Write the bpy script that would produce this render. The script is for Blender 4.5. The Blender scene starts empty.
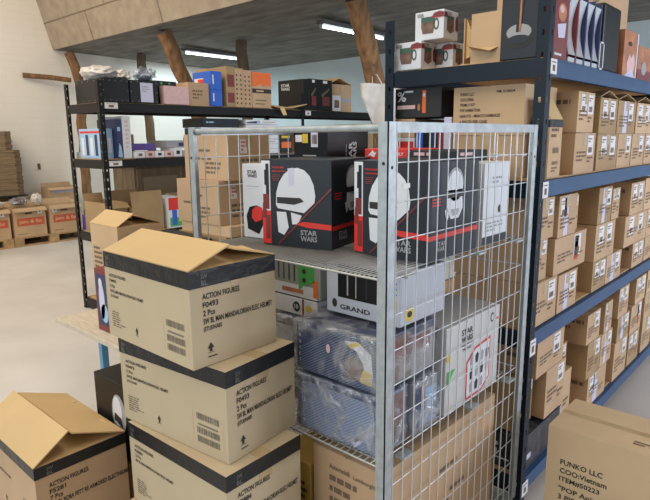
import bpy, bmesh, math, random
from mathutils import Vector, Matrix, geometry, noise
sc = bpy.context.scene
C = sc.collection
# ------------------------------------------------------------------ camera, world, lights, exposure
pitch, roll, yaw = math.radians(11.174), math.radians(-0.516), math.radians(42.18)
fw = Vector((-math.sin(yaw)*math.cos(pitch), math.cos(yaw)*math.cos(pitch), -math.sin(pitch)))
rt = Vector((math.cos(yaw), math.sin(yaw), 0)); up = rt.cross(fw)
r2 = rt*math.cos(roll)+up*math.sin(roll); u2 = up*math.cos(roll)-rt*math.sin(roll)
cd = bpy.data.cameras.new('camera'); cam = bpy.data.objects.new('camera', cd); C.objects.link(cam)
cam.matrix_world = Matrix(((r2.x, u2.x, -fw.x, 0), (r2.y, u2.y, -fw.y, 0), (r2.z, u2.z, -fw.z, 1.62), (0, 0, 0, 1)))
cd.sensor_width = 36; cd.lens = 36*572.5/650; cd.clip_start = .02; cd.clip_end = 100
sc.camera = cam
w = bpy.data.worlds.new('world'); sc.world = w; w.use_nodes = True
w.node_tree.nodes['Background'].inputs[0].default_value = (.86, .92, 1, 1)
w.node_tree.nodes['Background'].inputs[1].default_value = .21
def area(name, loc, target, sx, sy, power, col):
    l = bpy.data.lights.new(name, 'AREA'); l.shape = 'RECTANGLE'; l.size = sx; l.size_y = sy; l.energy = power; l.color = col
    o = bpy.data.objects.new(name, l); C.objects.link(o); o.location = loc
    o.rotation_euler = (Vector(target)-Vector(loc)).to_track_quat('-Z', 'Y').to_euler(); return o
area('hall_skylight', (-2.6, -.3, 5.2), (-2.6, .8, 0), 8, 4, 205, (1, .85, .67))
area('hall_skylight_wall_side', (-7, 0, 4.8), (-9.8, 3.6, 1), 3, 3, 130, (1, .82, .58))
area('side_windows', (4.5, 5.4, 1.9), (-1, 3.4, .6), 4, 2, 230, (.84, .88, 1))
area('entrance_windows', (-2.2, -4.5, 2.6), (-1.5, 1, .8), 5, 2.4, 130, (.82, .93, 1))
area('aisle_ceiling_lights', (-3.1, 5.6, 2.9), (-3.1, 5.6, 0), .3, 4.5, 20, (.8, .93, 1))
area('back_room_ceiling_lights', (-8.6, 6.6, 2.92), (-8.8, 6.6, 0), 1.0, 2.5, 48, (.72, .92, 1))
sc.view_settings.view_transform = 'Standard'; sc.view_settings.look = 'None'
sc.view_settings.exposure = 0.22; sc.view_settings.gamma = 1; sc.view_settings.use_curve_mapping = False

# ------------------------------------------------------------------ materials
MATS = {}
def M(name, col, rough=.6, metal=0, n=0.0, ns=8, bump=0, bs=60, col2=None, coat=0, stretch=None, spec=None):
    if name in MATS: return MATS[name]
    m = bpy.data.materials.new(name); m.use_nodes = True; MATS[name] = m
    nt = m.node_tree; b = nt.nodes['Principled BSDF']
    b.inputs['Base Color'].default_value = (*col, 1); b.inputs['Roughness'].default_value = rough; b.inputs['Metallic'].default_value = metal
    if coat: b.inputs['Coat Weight'].default_value = coat
    if spec is not None: b.inputs['Specular IOR Level'].default_value = spec
    tc = nt.nodes.new('ShaderNodeTexCoord'); src = tc.outputs['Object']
    if stretch:
        mp = nt.nodes.new('ShaderNodeMapping'); mp.inputs['Scale'].default_value = stretch
        nt.links.new(src, mp.inputs[0]); src = mp.outputs[0]
    if n or col2:
        t = nt.nodes.new('ShaderNodeTexNoise'); t.inputs['Scale'].default_value = ns; t.inputs['Detail'].default_value = 5
        nt.links.new(src, t.inputs['Vector'])
        r = nt.nodes.new('ShaderNodeValToRGB'); c2 = col2 or tuple(c*(1-n) for c in col)
        r.color_ramp.elements[0].color = (*c2, 1); r.color_ramp.elements[1].color = (*[min(1, c*(1+n*.5)) for c in col], 1)
        r.color_ramp.elements[0].position = .3; r.color_ramp.elements[1].position = .7
        nt.links.new(t.outputs['Fac'], r.inputs[0]); nt.links.new(r.outputs[0], b.inputs['Base Color'])
    if bump:
        t2 = nt.nodes.new('ShaderNodeTexNoise'); t2.inputs['Scale'].default_value = bs; t2.inputs['Detail'].default_value = 4
        nt.links.new(src, t2.inputs['Vector'])
        bm = nt.nodes.new('ShaderNodeBump'); bm.inputs['Strength'].default_value = bump; bm.inputs['Distance'].default_value = .01
        nt.links.new(t2.outputs['Fac'], bm.inputs['Height']); nt.links.new(bm.outputs[0], b.inputs['Normal'])
    return m
def emit(name, col, s):
    m = bpy.data.materials.new(name); m.use_nodes = True; b = m.node_tree.nodes['Principled BSDF']
    b.inputs['Base Color'].default_value = (*col, 1); b.inputs['Emission Color'].default_value = (*col, 1); b.inputs['Emission Strength'].default_value = s
    return m
KR = M('kraft_card', (.535, .365, .22), .75, n=.13, ns=4, bump=.15, bs=18)
KR2 = M('kraft_card_pale', (.60, .42, .25), .75, n=.12, ns=4, bump=.15, bs=18)
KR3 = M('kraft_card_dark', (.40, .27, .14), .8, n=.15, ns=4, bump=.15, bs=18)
KRI = M('kraft_card_grey', (.53, .43, .28), .7, n=.08, ns=3, bump=.12, bs=14)
KTOP = M('kraft_card_flap', (.64, .45, .22), .7, n=.1, ns=3, bump=.12, bs=14)
INK = M('print_ink', (.03, .026, .022), .7)
BARC = M('grey_barcode_print', (.20, .17, .13), .7)
INKS = M('faded_print_ink', (.17, .12, .08), .8)
TAPE = M('clear_packing_tape', (.50, .37, .20), .22, n=.1, ns=20, coat=.4)
BTAPE = M('black_tape', (.013, .0135, .015), .36, bump=.4, bs=30, spec=.35)
BTP = M('tape_print_grey', (.12, .12, .12), .35)
PAPER = M('white_paper', (.78, .78, .8), .5)
PAPP = M('lilac_paper', (.62, .62, .8), .4)
RED = M('red_print', (.7, .03, .02), .5)
ORANGE = M('orange_print', (.8, .16, .03), .5)
BLK = M('black_card', (.008, .009, .011), .38, bump=.1, bs=20, spec=.3)
BLKM = M('matte_black_card', (.02, .02, .022), .6)
CHAR = M('charcoal_print', (.022, .027, .036), .42, spec=.3)
WHITE = M('white_card', (.72, .75, .8), .4)
GREYC = M('grey_card', (.35, .36, .38), .45)
BLUE = M('blue_card', (.02, .12, .6), .4)
DBLUE = M('dark_blue_card', (.02, .035, .12), .4)
LBLUE = M('pale_blue_print', (.35, .55, .8), .4)
GREEN = M('green_print', (.08, .4, .1), .5)
YEL = M('yellow_print', (.7, .5, .05), .5)
PINK = M('pink_card', (.75, .5, .5), .55, n=.1, ns=25)
PURP = M('purple_card', (.12, .07, .35), .5)
MAROON = M('maroon_print', (.2, .03, .03), .4)
SKIN = M('orange_brown_print', (.5, .2, .09), .45, n=.35, ns=14)
NAVY = M('navy_painted_steel', (.006, .015, .028), .42, spec=.22, n=.15, ns=6)
RACKBLUE = M('blue_painted_steel', (.030, .085, .20), .38, spec=.35, n=.12, ns=6)
BSTEEL = M('black_painted_steel', (.006, .006, .0065), .45, spec=.3)
GALV = M('galvanised_steel', (.42, .47, .49), .45, metal=.35, n=.22, ns=30, bump=.1, bs=80)
WIRE = M('zinc_wire', (.70, .76, .80), .35, metal=.45)
WIRED = M('shelf_wire', (.52, .53, .5), .35, metal=.6)
BOARD = M('chipboard', (.62, .40, .19), .8, n=.2, ns=60)
PLY = M('plywood', (.62, .55, .44), .65, n=.2, ns=12, stretch=(1, 6, 1))
LOG = M('old_timber', (.25, .135, .062), .85, n=.55, ns=6, bump=.9, bs=14, stretch=(3, 3, .6))
LOGD = M('dark_old_timber', (.13, .095, .06), .9, n=.4, ns=5, bump=.9, bs=12, stretch=(3, 3, .6))
PALLET = M('pallet_pine', (.46, .30, .15), .85, n=.3, ns=8, bump=.3, bs=20)
CERAM = M('mug_green_print', (.05, .12, .08), .4)
RUBBER = M('black_rubber', (.02, .02, .02), .7)
def film(name, alpha, tint, bs, bstr=1.0):
    m = bpy.data.materials.new(name); m.use_nodes = True; nt = m.node_tree; nt.nodes.clear()
    o = nt.nodes.new('ShaderNodeOutputMaterial'); mx = nt.nodes.new('ShaderNodeMixShader'); tr = nt.nodes.new('ShaderNodeBsdfTransparent')
    p = nt.nodes.new('ShaderNodeBsdfPrincipled'); p.inputs['Base Color'].default_value = (*[c*.6 for c in tint], 1); p.inputs['Roughness'].default_value = .16; p.inputs['Specular IOR Level'].default_value = 1; p.inputs['IOR'].default_value = 1.9
    tc = nt.nodes.new('ShaderNodeTexCoord'); t = nt.nodes.new('ShaderNodeTexNoise'); t.inputs['Scale'].default_value = bs; t.inputs['Detail'].default_value = 5; t.inputs['Distortion'].default_value = 1.4
    nt.links.new(tc.outputs['Object'], t.inputs['Vector'])
    r = nt.nodes.new('ShaderNodeMapRange'); r.inputs['From Min'].default_value = .42; r.inputs['From Max'].default_value = .68
    r.inputs['To Min'].default_value = alpha*.3; r.inputs['To Max'].default_value = min(1, alpha*2.4)
    nt.links.new(t.outputs['Fac'], r.inputs['Value']); nt.links.new(r.outputs[0], mx.inputs[0])
    b = nt.nodes.new('ShaderNodeBump'); b.inputs['Strength'].default_value = bstr; b.inputs['Distance'].default_value = .02
    nt.links.new(t.outputs['Fac'], b.inputs['Height']); nt.links.new(b.outputs[0], p.inputs['Normal'])
    nt.links.new(tr.outputs[0], mx.inputs[1]); nt.links.new(p.outputs[0], mx.inputs[2]); nt.links.new(mx.outputs[0], o.inputs[0])
    return m
FILM = film('clear_stretch_film', .24, (.85, .88, .92), 10, 1)
FILMD = film('thick_bubble_film', .36, (.72, .80, .95), 13, 1)
FILMT = film('thin_tight_film', .05, (.8, .85, .95), 14, .5)
# ------------------------------------------------------------------ mesh helpers
class MB:
    def __init__(s): s.v = []; s.f = []; s.m = []; s.sm = []
    def add(s, vs, fs, mi=0, smooth=False):
        o = len(s.v); s.v += [tuple(v) for v in vs]; s.f += [[o+i for i in f] for f in fs]; s.m += [mi]*len(fs); s.sm += [smooth]*len(fs); return s
    def box(s, x0, x1, y0, y1, z0, z1, mi=0):
        return s.add([(x0,y0,z0),(x1,y0,z0),(x1,y1,z0),(x0,y1,z0),(x0,y0,z1),(x1,y0,z1),(x1,y1,z1),(x0,y1,z1)],
                     [(0,3,2,1),(4,5,6,7),(0,1,5,4),(1,2,6,5),(2,3,7,6),(3,0,4,7)], mi)
    def slab(s, a, b, c, d, t, mi=0):   # quad a-b-c-d given thickness t along its normal
        a, b, c, d = map(Vector, (a, b, c, d)); n = (b-a).cross(d-a).normalized()*t
        return s.add([a, b, c, d, a+n, b+n, c+n, d+n], [(0,3,2,1),(4,5,6,7),(0,1,5,4),(1,2,6,5),(2,3,7,6),(3,0,4,7)], mi)
    def tube(s, pts, r, seg=6, mi=0, cap=True, smooth=True):
        pts = [Vector(p) for p in pts]; rs = r if isinstance(r, (list, tuple)) else [r]*len(pts); rings = []; up0 = None
        vs = []; fs = []
        for i, p in enumerate(pts):
            d = (pts[min(i+1, len(pts)-1)]-pts[max(i-1, 0)]).normalized()
            a = d.orthogonal().normalized() if up0 is None else (up0-d*up0.dot(d)).normalized()
            up0 = a; b = d.cross(a)
            for k in range(seg):
                t = 2*math.pi*k/seg; vs.append(p+a*math.cos(t)*rs[i]+b*math.sin(t)*rs[i])
        for i in range(len(pts)-1):
            for k in range(seg):
                k2 = (k+1) % seg; fs.append((i*seg+k, i*seg+k2, (i+1)*seg+k2, (i+1)*seg+k))
        s.add(vs, fs, mi, smooth)
        if cap:
            s.add([vs[k] for k in range(seg)], [tuple(reversed(range(seg)))], mi); s.add(vs[-seg:], [tuple(range(seg))], mi)
        return s
    def build(s, name, mats, parent=None, bevel=0, loc=None):
        if not isinstance(mats, (list, tuple)): mats = [mats]
        me = bpy.data.meshes.new(name); me.from_pydata(s.v, [], s.f)
        for m in mats: me.materials.append(m)
        for p, mi, sm in zip(me.polygons, s.m, s.sm): p.material_index = mi; p.use_smooth = sm
        me.update()
        o = bpy.data.objects.new(name, me); C.objects.link(o)
        if parent: o.parent = parent
        if loc: o.location = loc
        if bevel:
            md = o.modifiers.new('bevel', 'BEVEL'); md.width = bevel; md.segments = 2; md.limit_method = 'ANGLE'
        return o
def tag(o, label=None, cat=None, group=None, kind=None):
    if label: o['label'] = label
    if cat: o['category'] = cat
    if group: o['group'] = group
    if kind: o['kind'] = kind
    return o
def root(name, label, cat, loc, rz=0, group=None):
    o = bpy.data.objects.new(name, None); C.objects.link(o); o.empty_display_size = .05
    o.location = loc; o.rotation_euler = (0, 0, rz); return tag(o, label, cat, group)
TC = {}
def text_shape(st, bold=.022):
    if st in TC: return TC[st]
    cu = bpy.data.curves.new('t', 'FONT'); cu.body = st; cu.size = 1; cu.offset = bold; cu.resolution_u = 2
    o = bpy.data.objects.new('t', cu); C.objects.link(o)
    me = bpy.data.meshes.new_from_object(o.evaluated_get(bpy.context.evaluated_depsgraph_get()))
    vs = [(v.co.x, v.co.y) for v in me.vertices]; fs = [tuple(p.vertices) for p in me.polygons]
    bpy.data.objects.remove(o); bpy.data.curves.remove(cu); bpy.data.meshes.remove(me)
    x0 = min(v[0] for v in vs); x1 = max(v[0] for v in vs); y0 = min(v[1] for v in vs); y1 = max(v[1] for v in vs)
    vs = [((x-x0)/(x1-x0), (y-y0)/(y1-y0)) for x, y in vs]; TC[st] = (vs, fs, (x1-x0)/(y1-y0)); return TC[st]
# flat print: items in fractions of a face. R rect, T text, P polygon, E ellipse
def R(x, y, w_, h, m, l=0): return ('P', [(x, y), (x+w_, y), (x+w_, y+h), (x, y+h)], m, l)
def P(pts, m, l=0): return ('P', pts, m, l)
def E(cx, cy, rx, ry, m, l=0, a0=0, a1=360, n=20):
    return ('P', [(cx+rx*math.cos(math.radians(a0+(a1-a0)*k/n)), cy+ry*math.sin(math.radians(a0+(a1-a0)*k/n))) for k in range(n if a1-a0 == 360 else n+1)], m, l)
def T(s, x, y, w_, h, m=None, l=1): return ('T', s, x, y, w_, h, m or INK, l)
def TV(s, x, y, w_, h, m=None, l=1): return ('V', s, x, y, w_, h, m or INK, l)   # runs upwards
def bars(x, y, w_, n, lh, rnd, m=INKS, l=1, words=True):   # illegible small print
    out = []
    for i in range(n):
        xx = x; lim = x+w_*(1 if i < n-1 else .6)*rnd.uniform(.75, 1)
        while xx < lim:
            ww = rnd.uniform(.12, .3)*w_; ww = min(ww, lim-xx+.001); out.append(R(xx, y-i*lh, ww, lh*.5, m, l)); xx += ww+w_*.05
    return out
def barcode(x, y, w_, h, rnd, l=1, m=None):
    out = []; xx = x
    while xx < x+w_:
        ww = w_*rnd.choice((.02, .03, .05)); out.append(R(xx, y, min(ww, x+w_-xx), h, m or INKS, l)); xx += ww+w_*rnd.choice((.02, .035))
    return out
def sticker(x, y, w_, h, rnd, m=None):
    return [R(x, y, w_, h, m or PAPER, 0)]+bars(x+w_*.1, y+h*.8, w_*.7, 2, h*.13, rnd, INKS, 1)+barcode(x+w_*.15, y+h*.12, w_*.65, h*.28, rnd)
def arrow_up(x, y, w_, h, m=None):
    return [P([(x, y+h*.45), (x+w_/2, y+h), (x+w_, y+h*.45), (x+w_*.7, y+h*.45), (x+w_*.7, y+h*.12), (x+w_*.3, y+h*.12), (x+w_*.3, y+h*.45)], m or INK, 1), R(x, y, w_, h*.05, m or INK, 1)]
def decal(name, face, dims, items, parent, off=0):
    hx, hy, H = dims[0]/2, dims[1]/2, dims[2]
    if face == 'F': O, U, V, N, W, Hh = Vector((-hx, -hy, 0)), Vector((1,0,0)), Vector((0,0,1)), Vector((0,-1,0)), dims[0], H
    elif face == 'R': O, U, V, N, W, Hh = Vector((hx, -hy, 0)), Vector((0,1,0)), Vector((0,0,1)), Vector((1,0,0)), dims[1], H
    elif face == 'L': O, U, V, N, W, Hh = Vector((-hx, hy, 0)), Vector((0,-1,0)), Vector((0,0,1)), Vector((-1,0,0)), dims[1], H
    else: O, U, V, N, W, Hh = Vector((-hx, -hy, H)), Vector((1,0,0)), Vector((0,1,0)), Vector((0,0,1)), dims[0], dims[1]
    mb = MB(); mats = []
    def mi(m):
        if m not in mats: mats.append(m)
        return mats.index(m)
    for it in items:
        if it[0] == 'P':
            pts, m, l = it[1:]; fs = [tuple(range(len(pts)))] if len(pts) <= 4 else [tuple(t) for t in geometry.tessellate_polygon([[Vector((a, b, 0)) for a, b in pts]])]
        else:
            k, st, x, y, ww, hh, m, l = it; vs, fs, asp = text_shape(st)
            pts = [(x+a*ww, y+b*hh) for a, b in vs] if k == 'T' else [(x+ww-b*ww, y+a*hh) for a, b in vs]
        o = N*(off+.0006+.0005*l)
        vv = [O+U*(a*W)+V*(b*Hh)+o for a, b in pts]; ff = []
        for f in fs:
            a, b, c = vv[f[0]], vv[f[1]], vv[f[2]]
            ff.append(f if (b-a).cross(c-a).dot(N) >= 0 else tuple(reversed(f)))
        mb.add(vv, ff, mi(m))
    return mb.build(name, mats, parent)
def box_thing(name, label, cat, x0, x1, y0, y1, z0, z1, mat, group=None, rz=0, prints=(), tape=None, part='body', bevel=.003, seam=True):
    """closed carton or printed box; prints = [(part name, face, items)]"""
    d = (x1-x0, y1-y0, z1-z0)
    t = root(name, label, cat, ((x0+x1)/2, (y0+y1)/2, z0+.0006), rz, group)
    hx, hy, H = d[0]/2, d[1]/2, d[2]-.0012
    mb = MB()
    if seam:      # two top flaps meeting in a seam along the longer side
        mb.box(-hx, hx, -hy, hy, 0, H-.004)
        g = .0015
        if d[0] >= d[1]: mb.box(-hx, hx, -hy, -g, H-.004, H); mb.box(-hx, hx, g, hy, H-.004, H)
        else: mb.box(-hx, -g, -hy, hy, H-.004, H); mb.box(g, hx, -hy, hy, H-.004, H)
    else: mb.box(-hx, hx, -hy, hy, 0, H)
    mb.build(part, mat, t, bevel=0 if seam else bevel)
    if tape:
        tb = MB(); tw = .024; e = .0008; dr = min(.07, H*.3)
        if d[0] >= d[1]: tb.box(-hx-e, hx+e, -tw, tw, H, H+e); tb.box(hx, hx+e, -tw, tw, H-dr, H); tb.box(-hx-e, -hx, -tw, tw, H-dr, H)
        else: tb.box(-tw, tw, -hy-e, hy+e, H, H+e); tb.box(-tw, tw, -hy-e, -hy, H-dr, H); tb.box(-tw, tw, hy, hy+e, H-dr, H)
        tb.build('packing_tape', tape, t)
    for pn, fc, it in prints: decal(pn, fc, (d[0], d[1], H), it, t)
    return t
def tent_box(name, label, cat, x0, x1, y0, y1, z0, z1, ridge_y, ridge_z, mat, flapmat, group=None, prints=(), band=None, part='body', open_=0.008):
    """open carton whose two long flaps lean together like a roof"""
    d = (x1-x0, y1-y0, z1-z0); cx, cy = (x0+x1)/2, (y0+y1)/2
    t = root(name, label, cat, (cx, cy, z0+.0006), 0, group); hx, hy, H = d[0]/2, d[1]/2, d[2]; w_ = .004
    mb = MB(); mb.box(-hx, hx, -hy, hy, 0, w_)
    mb.box(-hx, hx, -hy, -hy+w_, w_, H); mb.box(-hx, hx, hy-w_, hy, w_, H); mb.box(-hx, -hx+w_, -hy+w_, hy-w_, w_, H); mb.box(hx-w_, hx, -hy+w_, hy-w_, w_, H)
    mb.build(part, mat, t)
    ry, rz = ridge_y-cy, ridge_z-z0
    f = MB(); f.slab((-hx, -hy, H), (hx, -hy, H), (hx, ry-open_/2, rz), (-hx, ry-open_/2, rz), .004); f.build('flap', flapmat, t)
    f = MB(); f.slab((-hx, ry+open_/2, rz-.012), (hx, ry+open_/2, rz-.012), (hx, hy, H), (-hx, hy, H), .004); f.build('flap', flapmat, t)
    for s in (-1, 1):
        f = MB(); a = (s*(hx-w_), -hy+.012, H-.004); b = (s*(hx-w_), hy-.012, H-.004); e = (s*(hx-.12), hy-.02, H+.012); g = (s*(hx-.12), -hy+.05, H+.012)
        if s > 0: f.slab(a, b, e, g, .004)
        else: f.slab(b, a, g, e, .004)
        f.build('flap', flapmat, t)
    if band:
        add_band(t, hx, hy, H, band)
    for pn, fc, it in prints: decal(pn, fc, d, it, t)
    return t
def add_band(t, hx, hy, H, bh, e=.0012):
    b = MB(); b.box(-hx-e, hx+e, -hy-e, -hy, H-bh, H); b.box(-hx-e, hx+e, hy, hy+e, H-bh, H)
    b.box(-hx-e, -hx, -hy, hy, H-bh, H); b.box(hx, hx+e, -hy, hy, H-bh, H); b.build('black_tape', BTAPE, t)
    d = (2*hx, 2*hy, H)
    decal('tape_mark', 'R', d, [T('SW', .12, 1-bh/H*.52, .07, bh/H*.3, BTP), T('BL', .12, 1-bh/H*.9, .07, bh/H*.3, BTP)], t, e)
    decal('tape_mark', 'F', d, [T('SW', .03, 1-bh/H*.55, .04, bh/H*.3, BTP), T('BL', .03, 1-bh/H*.9, .04, bh/H*.3, BTP)], t, e)
def wrap(t, d, seed, mat=None, amp=.012, name='plastic_wrap', grow=.012, n=9):
    """crumpled film pulled round a box of size d"""
    bm = bmesh.new(); bmesh.ops.create_cube(bm, size=1); bmesh.ops.subdivide_edges(bm, edges=bm.edges[:], cuts=n, use_grid_fill=True)
    for v in bm.verts:
        p = v.co.copy(); q = Vector((p.x*(d[0]+grow), p.y*(d[1]+grow), (p.z+.5)*(d[2]+grow*.5)))
        nv = noise.noise(Vector((q.x*14+seed, q.y*14, q.z*14)))*amp
        out = Vector((p.x, p.y, p.z)).normalized(); q += out*max(nv, -grow*.3)
        if p.z < -.49: q.z = .0015
        v.co = q
    me = bpy.data.meshes.new(name); bm.to_mesh(me); bm.free(); me.materials.append(mat or FILM)
    for p in me.polygons: p.use_smooth = True
    o = bpy.data.objects.new(name, me); C.objects.link(o); o.parent = t; return o
# ------------------------------------------------------------------ the room
def node_mat(name, build):
    m = bpy.data.materials.new(name); m.use_nodes = True; build(m.node_tree, m.node_tree.nodes['Principled BSDF']); return m
def floor_n(nt, b):
    tc = nt.nodes.new('ShaderNodeTexCoord'); t = nt.nodes.new('ShaderNodeTexNoise'); t.inputs['Scale'].default_value = 1.3; t.inputs['Detail'].default_value = 8
    nt.links.new(tc.outputs['Object'], t.inputs['Vector']); r = nt.nodes.new('ShaderNodeValToRGB')
    r.color_ramp.elements[0].color = (.56, .53, .50, 1); r.color_ramp.elements[1].color = (.70, .67, .64, 1); r.color_ramp.elements[0].position = .3; r.color_ramp.elements[1].position = .65
    nt.links.new(t.outputs['Fac'], r.inputs[0]); nt.links.new(r.outputs[0], b.inputs['Base Color']); b.inputs['Roughness'].default_value = .45
def brick_n(c1, c2, bumpd):
    def f(nt, b):
        tc = nt.nodes.new('ShaderNodeTexCoord'); mp = nt.nodes.new('ShaderNodeMapping'); mp.inputs['Rotation'].default_value = (0, math.radians(90), math.radians(90)) 
        sx = nt.nodes.new('ShaderNodeSeparateXYZ'); cb = nt.nodes.new('ShaderNodeCombineXYZ')
        nt.links.new(tc.outputs['Object'], sx.inputs[0]); nt.links.new(sx.outputs['Y'], cb.inputs['X']); nt.links.new(sx.outputs['Z'], cb.inputs['Y'])
        br = nt.nodes.new('ShaderNodeTexBrick'); br.inputs['Scale'].default_value = 1; br.inputs['Brick Width'].default_value = .4; br.inputs['Row Height'].default_value = .11
        br.inputs['Mortar Size'].default_value = .006; br.inputs['Color1'].default_value = (*c1, 1); br.inputs['Color2'].default_value = (*c2, 1); br.inputs['Mortar'].default_value = tuple([c*.96 for c in c1]+[1])
        nt.links.new(cb.outputs[0], br.inputs['Vector'])
        nt.links.new(br.outputs['Color'], b.inputs['Base Color']); b.inputs['Roughness'].default_value = .7
        bp = nt.nodes.new('ShaderNodeBump'); bp.inputs['Distance'].default_value = .004; bp.inputs['Strength'].default_value = bumpd; bp.invert = True
        nt.links.new(br.outputs['Fac'], bp.inputs['Height']); nt.links.new(bp.outputs[0], b.inputs['Normal'])
    return f
MFLOOR = node_mat('painted_concrete_floor', floor_n)
MWALL = node_mat('painted_block_wall', brick_n((.82, .77, .70), (.81, .76, .69), .22))
MBACK = M('pale_blue_wall_paint', (.58, .68, .72), .6, n=.05, ns=2)
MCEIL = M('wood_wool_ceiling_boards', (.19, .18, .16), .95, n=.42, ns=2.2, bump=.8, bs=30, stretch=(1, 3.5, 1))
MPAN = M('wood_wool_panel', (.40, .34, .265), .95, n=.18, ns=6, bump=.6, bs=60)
MJOINT = M('panel_joint', (.2, .165, .12), .9)
def struct(name, mb, m): return tag(mb.build(name, m), kind='structure')
struct('floor', MB().box(-10.4, 4.5, -6, 8.6, -.1, 0), MFLOOR)
struct('wall_left', MB().box(-10.4, -10.2, -3, 8.6, 0, 6.2), MWALL)
struct('wall_back', MB().box(-10.2, 4.5, 8.4, 8.6, 0, 3.3), MBACK)
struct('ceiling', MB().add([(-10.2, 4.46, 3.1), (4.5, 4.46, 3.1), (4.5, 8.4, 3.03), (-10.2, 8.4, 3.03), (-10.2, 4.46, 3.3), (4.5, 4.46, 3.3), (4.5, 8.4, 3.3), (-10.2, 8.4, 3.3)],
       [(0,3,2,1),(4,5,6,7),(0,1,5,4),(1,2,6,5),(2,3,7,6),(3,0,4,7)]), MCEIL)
# inclined gable of boards above the edge of the low ceiling
pa = Vector((0, 4.455, 3.1)); pb = Vector((0, 3.75, 5.8)); pn = (pb-pa).normalized()
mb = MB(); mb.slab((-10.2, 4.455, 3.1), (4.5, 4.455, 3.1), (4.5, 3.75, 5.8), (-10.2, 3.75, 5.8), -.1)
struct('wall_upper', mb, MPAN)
mb = MB()
nrm = Vector((0, -pn.z, pn.y))
def strip(a, b, wd):
    a = Vector(a); b = Vector(b); s_ = (b-a).cross(nrm).normalized()*wd/2; o = nrm*.003
    mb.add([a-s_+o, a+s_+o, b+s_+o, b-s_+o], [(0, 1, 2, 3)])
for k, zz in enumerate((.42, 1.02, 1.62)):
    c = pa+pn*zz; strip((-10.2, c.y, c.z), (4.5, c.y, c.z), .02)
for row, (a, b) in enumerate(((0, .42), (.42, 1.02), (1.02, 1.62))):
    x = -8.75+row*.6
    while x < 4.5:
        c0 = pa+pn*a; c1 = pa+pn*b; strip((x, c0.y, c0.z), (x, c1.y, c1.z), .022); x += 1.9
struct('trim_1', mb, MJOINT)
# ------------------------------------------------------------------ racks
def slotted(mb, o, u, wd, H, t, pitch_=.06, hole=(.014, .026)):
    """perforated upright plate: width wd along u, from z=0 to H, real holes"""
    u = Vector(u); v = Vector((-u.y, u.x, 0)); o = Vector(o)
    def b(a0, a1, z0, z1):
        p = [o+u*a0, o+u*a1, o+u*a1+v*t, o+u*a0+v*t]
        mb.add([(q.x, q.y, z0) for q in p]+[(q.x, q.y, z1) for q in p], [(0,3,2,1),(4,5,6,7),(0,1,5,4),(1,2,6,5),(2,3,7,6),(3,0,4,7)])
    h0 = (wd-hole[0])/2; b(0, h0, 0, H); b(h0+hole[0], wd, 0, H)
    z = 0
    while z < H-.001: 
        b(h0, h0+hole[0], z, min(z+pitch_-hole[1], H)); z += pitch_
def rack(name, label, xf, xb, ys, H, levels, steel, side, board, bh=.064, pw=.044, labels=()):
    """boltless rack; xf is the aisle face, ys the post lines, levels the tops of the beams"""
    t = root(name, label, 'shelving rack', ((xf+xb)/2, ys[0], 0))
    ox, oy = (xf+xb)/2, ys[0]; s = 1 if xf > xb else -1
    for i, y in enumerate(ys):
        for x, d in ((xf, -1), (xb, 1)):
            m = MB(); yy = y-oy; dy = 1 if i == 0 else -1
            xx = x-ox
            slotted(m, (xx, yy, 0) if d*s < 0 else (xx, yy, 0), (-1 if x == max(xf, xb) else 1, 0, 0), pw, H, .003, hole=(.011, .02), pitch_=.08)
            slotted(m, (xx, yy, 0), (0, dy, 0), pw, H, .003, hole=(.011, .02), pitch_=.08)
            p = m.build('post', steel, t)
            f = MB(); sx = -1 if x == max(xf, xb) else 1; f.box(min(xx, xx+sx*pw)-.003, max(xx, xx+sx*pw)+.003, min(yy, yy+dy*pw)-.003, max(yy, yy+dy*pw)+.003, 0, .012)
            f.build('foot', RUBBER, p)
    hi = max(xf, xb)-ox; lo = min(xf, xb)-ox
    for L in levels:
        for a, b in zip(ys[:-1], ys[1:]):
            y0, y1 = a-oy+(.045 if a == ys[0] else 0), b-oy-.045
            for x0, x1 in ((hi-.03, hi-.003), (lo+.003, lo+.03)):
                m = MB(); m.box(x0, x1, y0, y1, L-bh, L); mid = x1 if x0 > 0 else x0
                m.box(min(mid, mid+(.002 if x0 > 0 else -.002)), max(mid, mid+(.002 if x0 > 0 else -.002)), y0, y1, L-bh*.1, L)
                m.build('side_beam', side, t)
            m = MB(); m.box(lo+.031, hi-.031, y0, y1, L-.012, L+.006); m.build('shelf_board', board, t)
        for yy, e in ((0, 1), (ys[-1]-oy, -1)):
            m = MB(); m.box(lo+.046, hi-.046, min(yy+e*.004, yy+e*.03), max(yy+e*.004, yy+e*.03), L-bh*1.05, L-.0005); m.build('end_beam', steel, t)
    rnd = random.Random(4)
    for (ya, yb, z0, z1) in labels:
        d = (2*hi, 2, 3)
        m = MB(); m.box(hi, hi+.001, ya-oy, yb-oy, z0, z1); lb = m.build('shelf_label', PAPER, t)
        q = MB(); w_ = yb-ya
        q.box(hi+.001, hi+.0015, ya-oy+w_*.3, ya-oy+w_*.7, z0+(z1-z0)*.2, z0+(z1-z0)*.6); q.box(hi+.001, hi+.0015, ya-oy+w_*.15, ya-oy+w_*.85, z0+(z1-z0)*.75, z0+(z1-z0)*.82)
        q.build('barcode', INKS, lb)
    return t
rack('storage_rack', 'tall navy blue steel rack on the right, packed with brown cartons', -.865, -1.60, (2.185, 4.67), 2.12, (1.902, 1.443, .826, .165), NAVY, RACKBLUE, BOARD,
     labels=((2.215, 2.275, 1.845, 1.90), (2.215, 2.27, 1.377, 1.44), (2.19, 2.245, .73, .80), (2.20, 2.26, .085, .15)))
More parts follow.
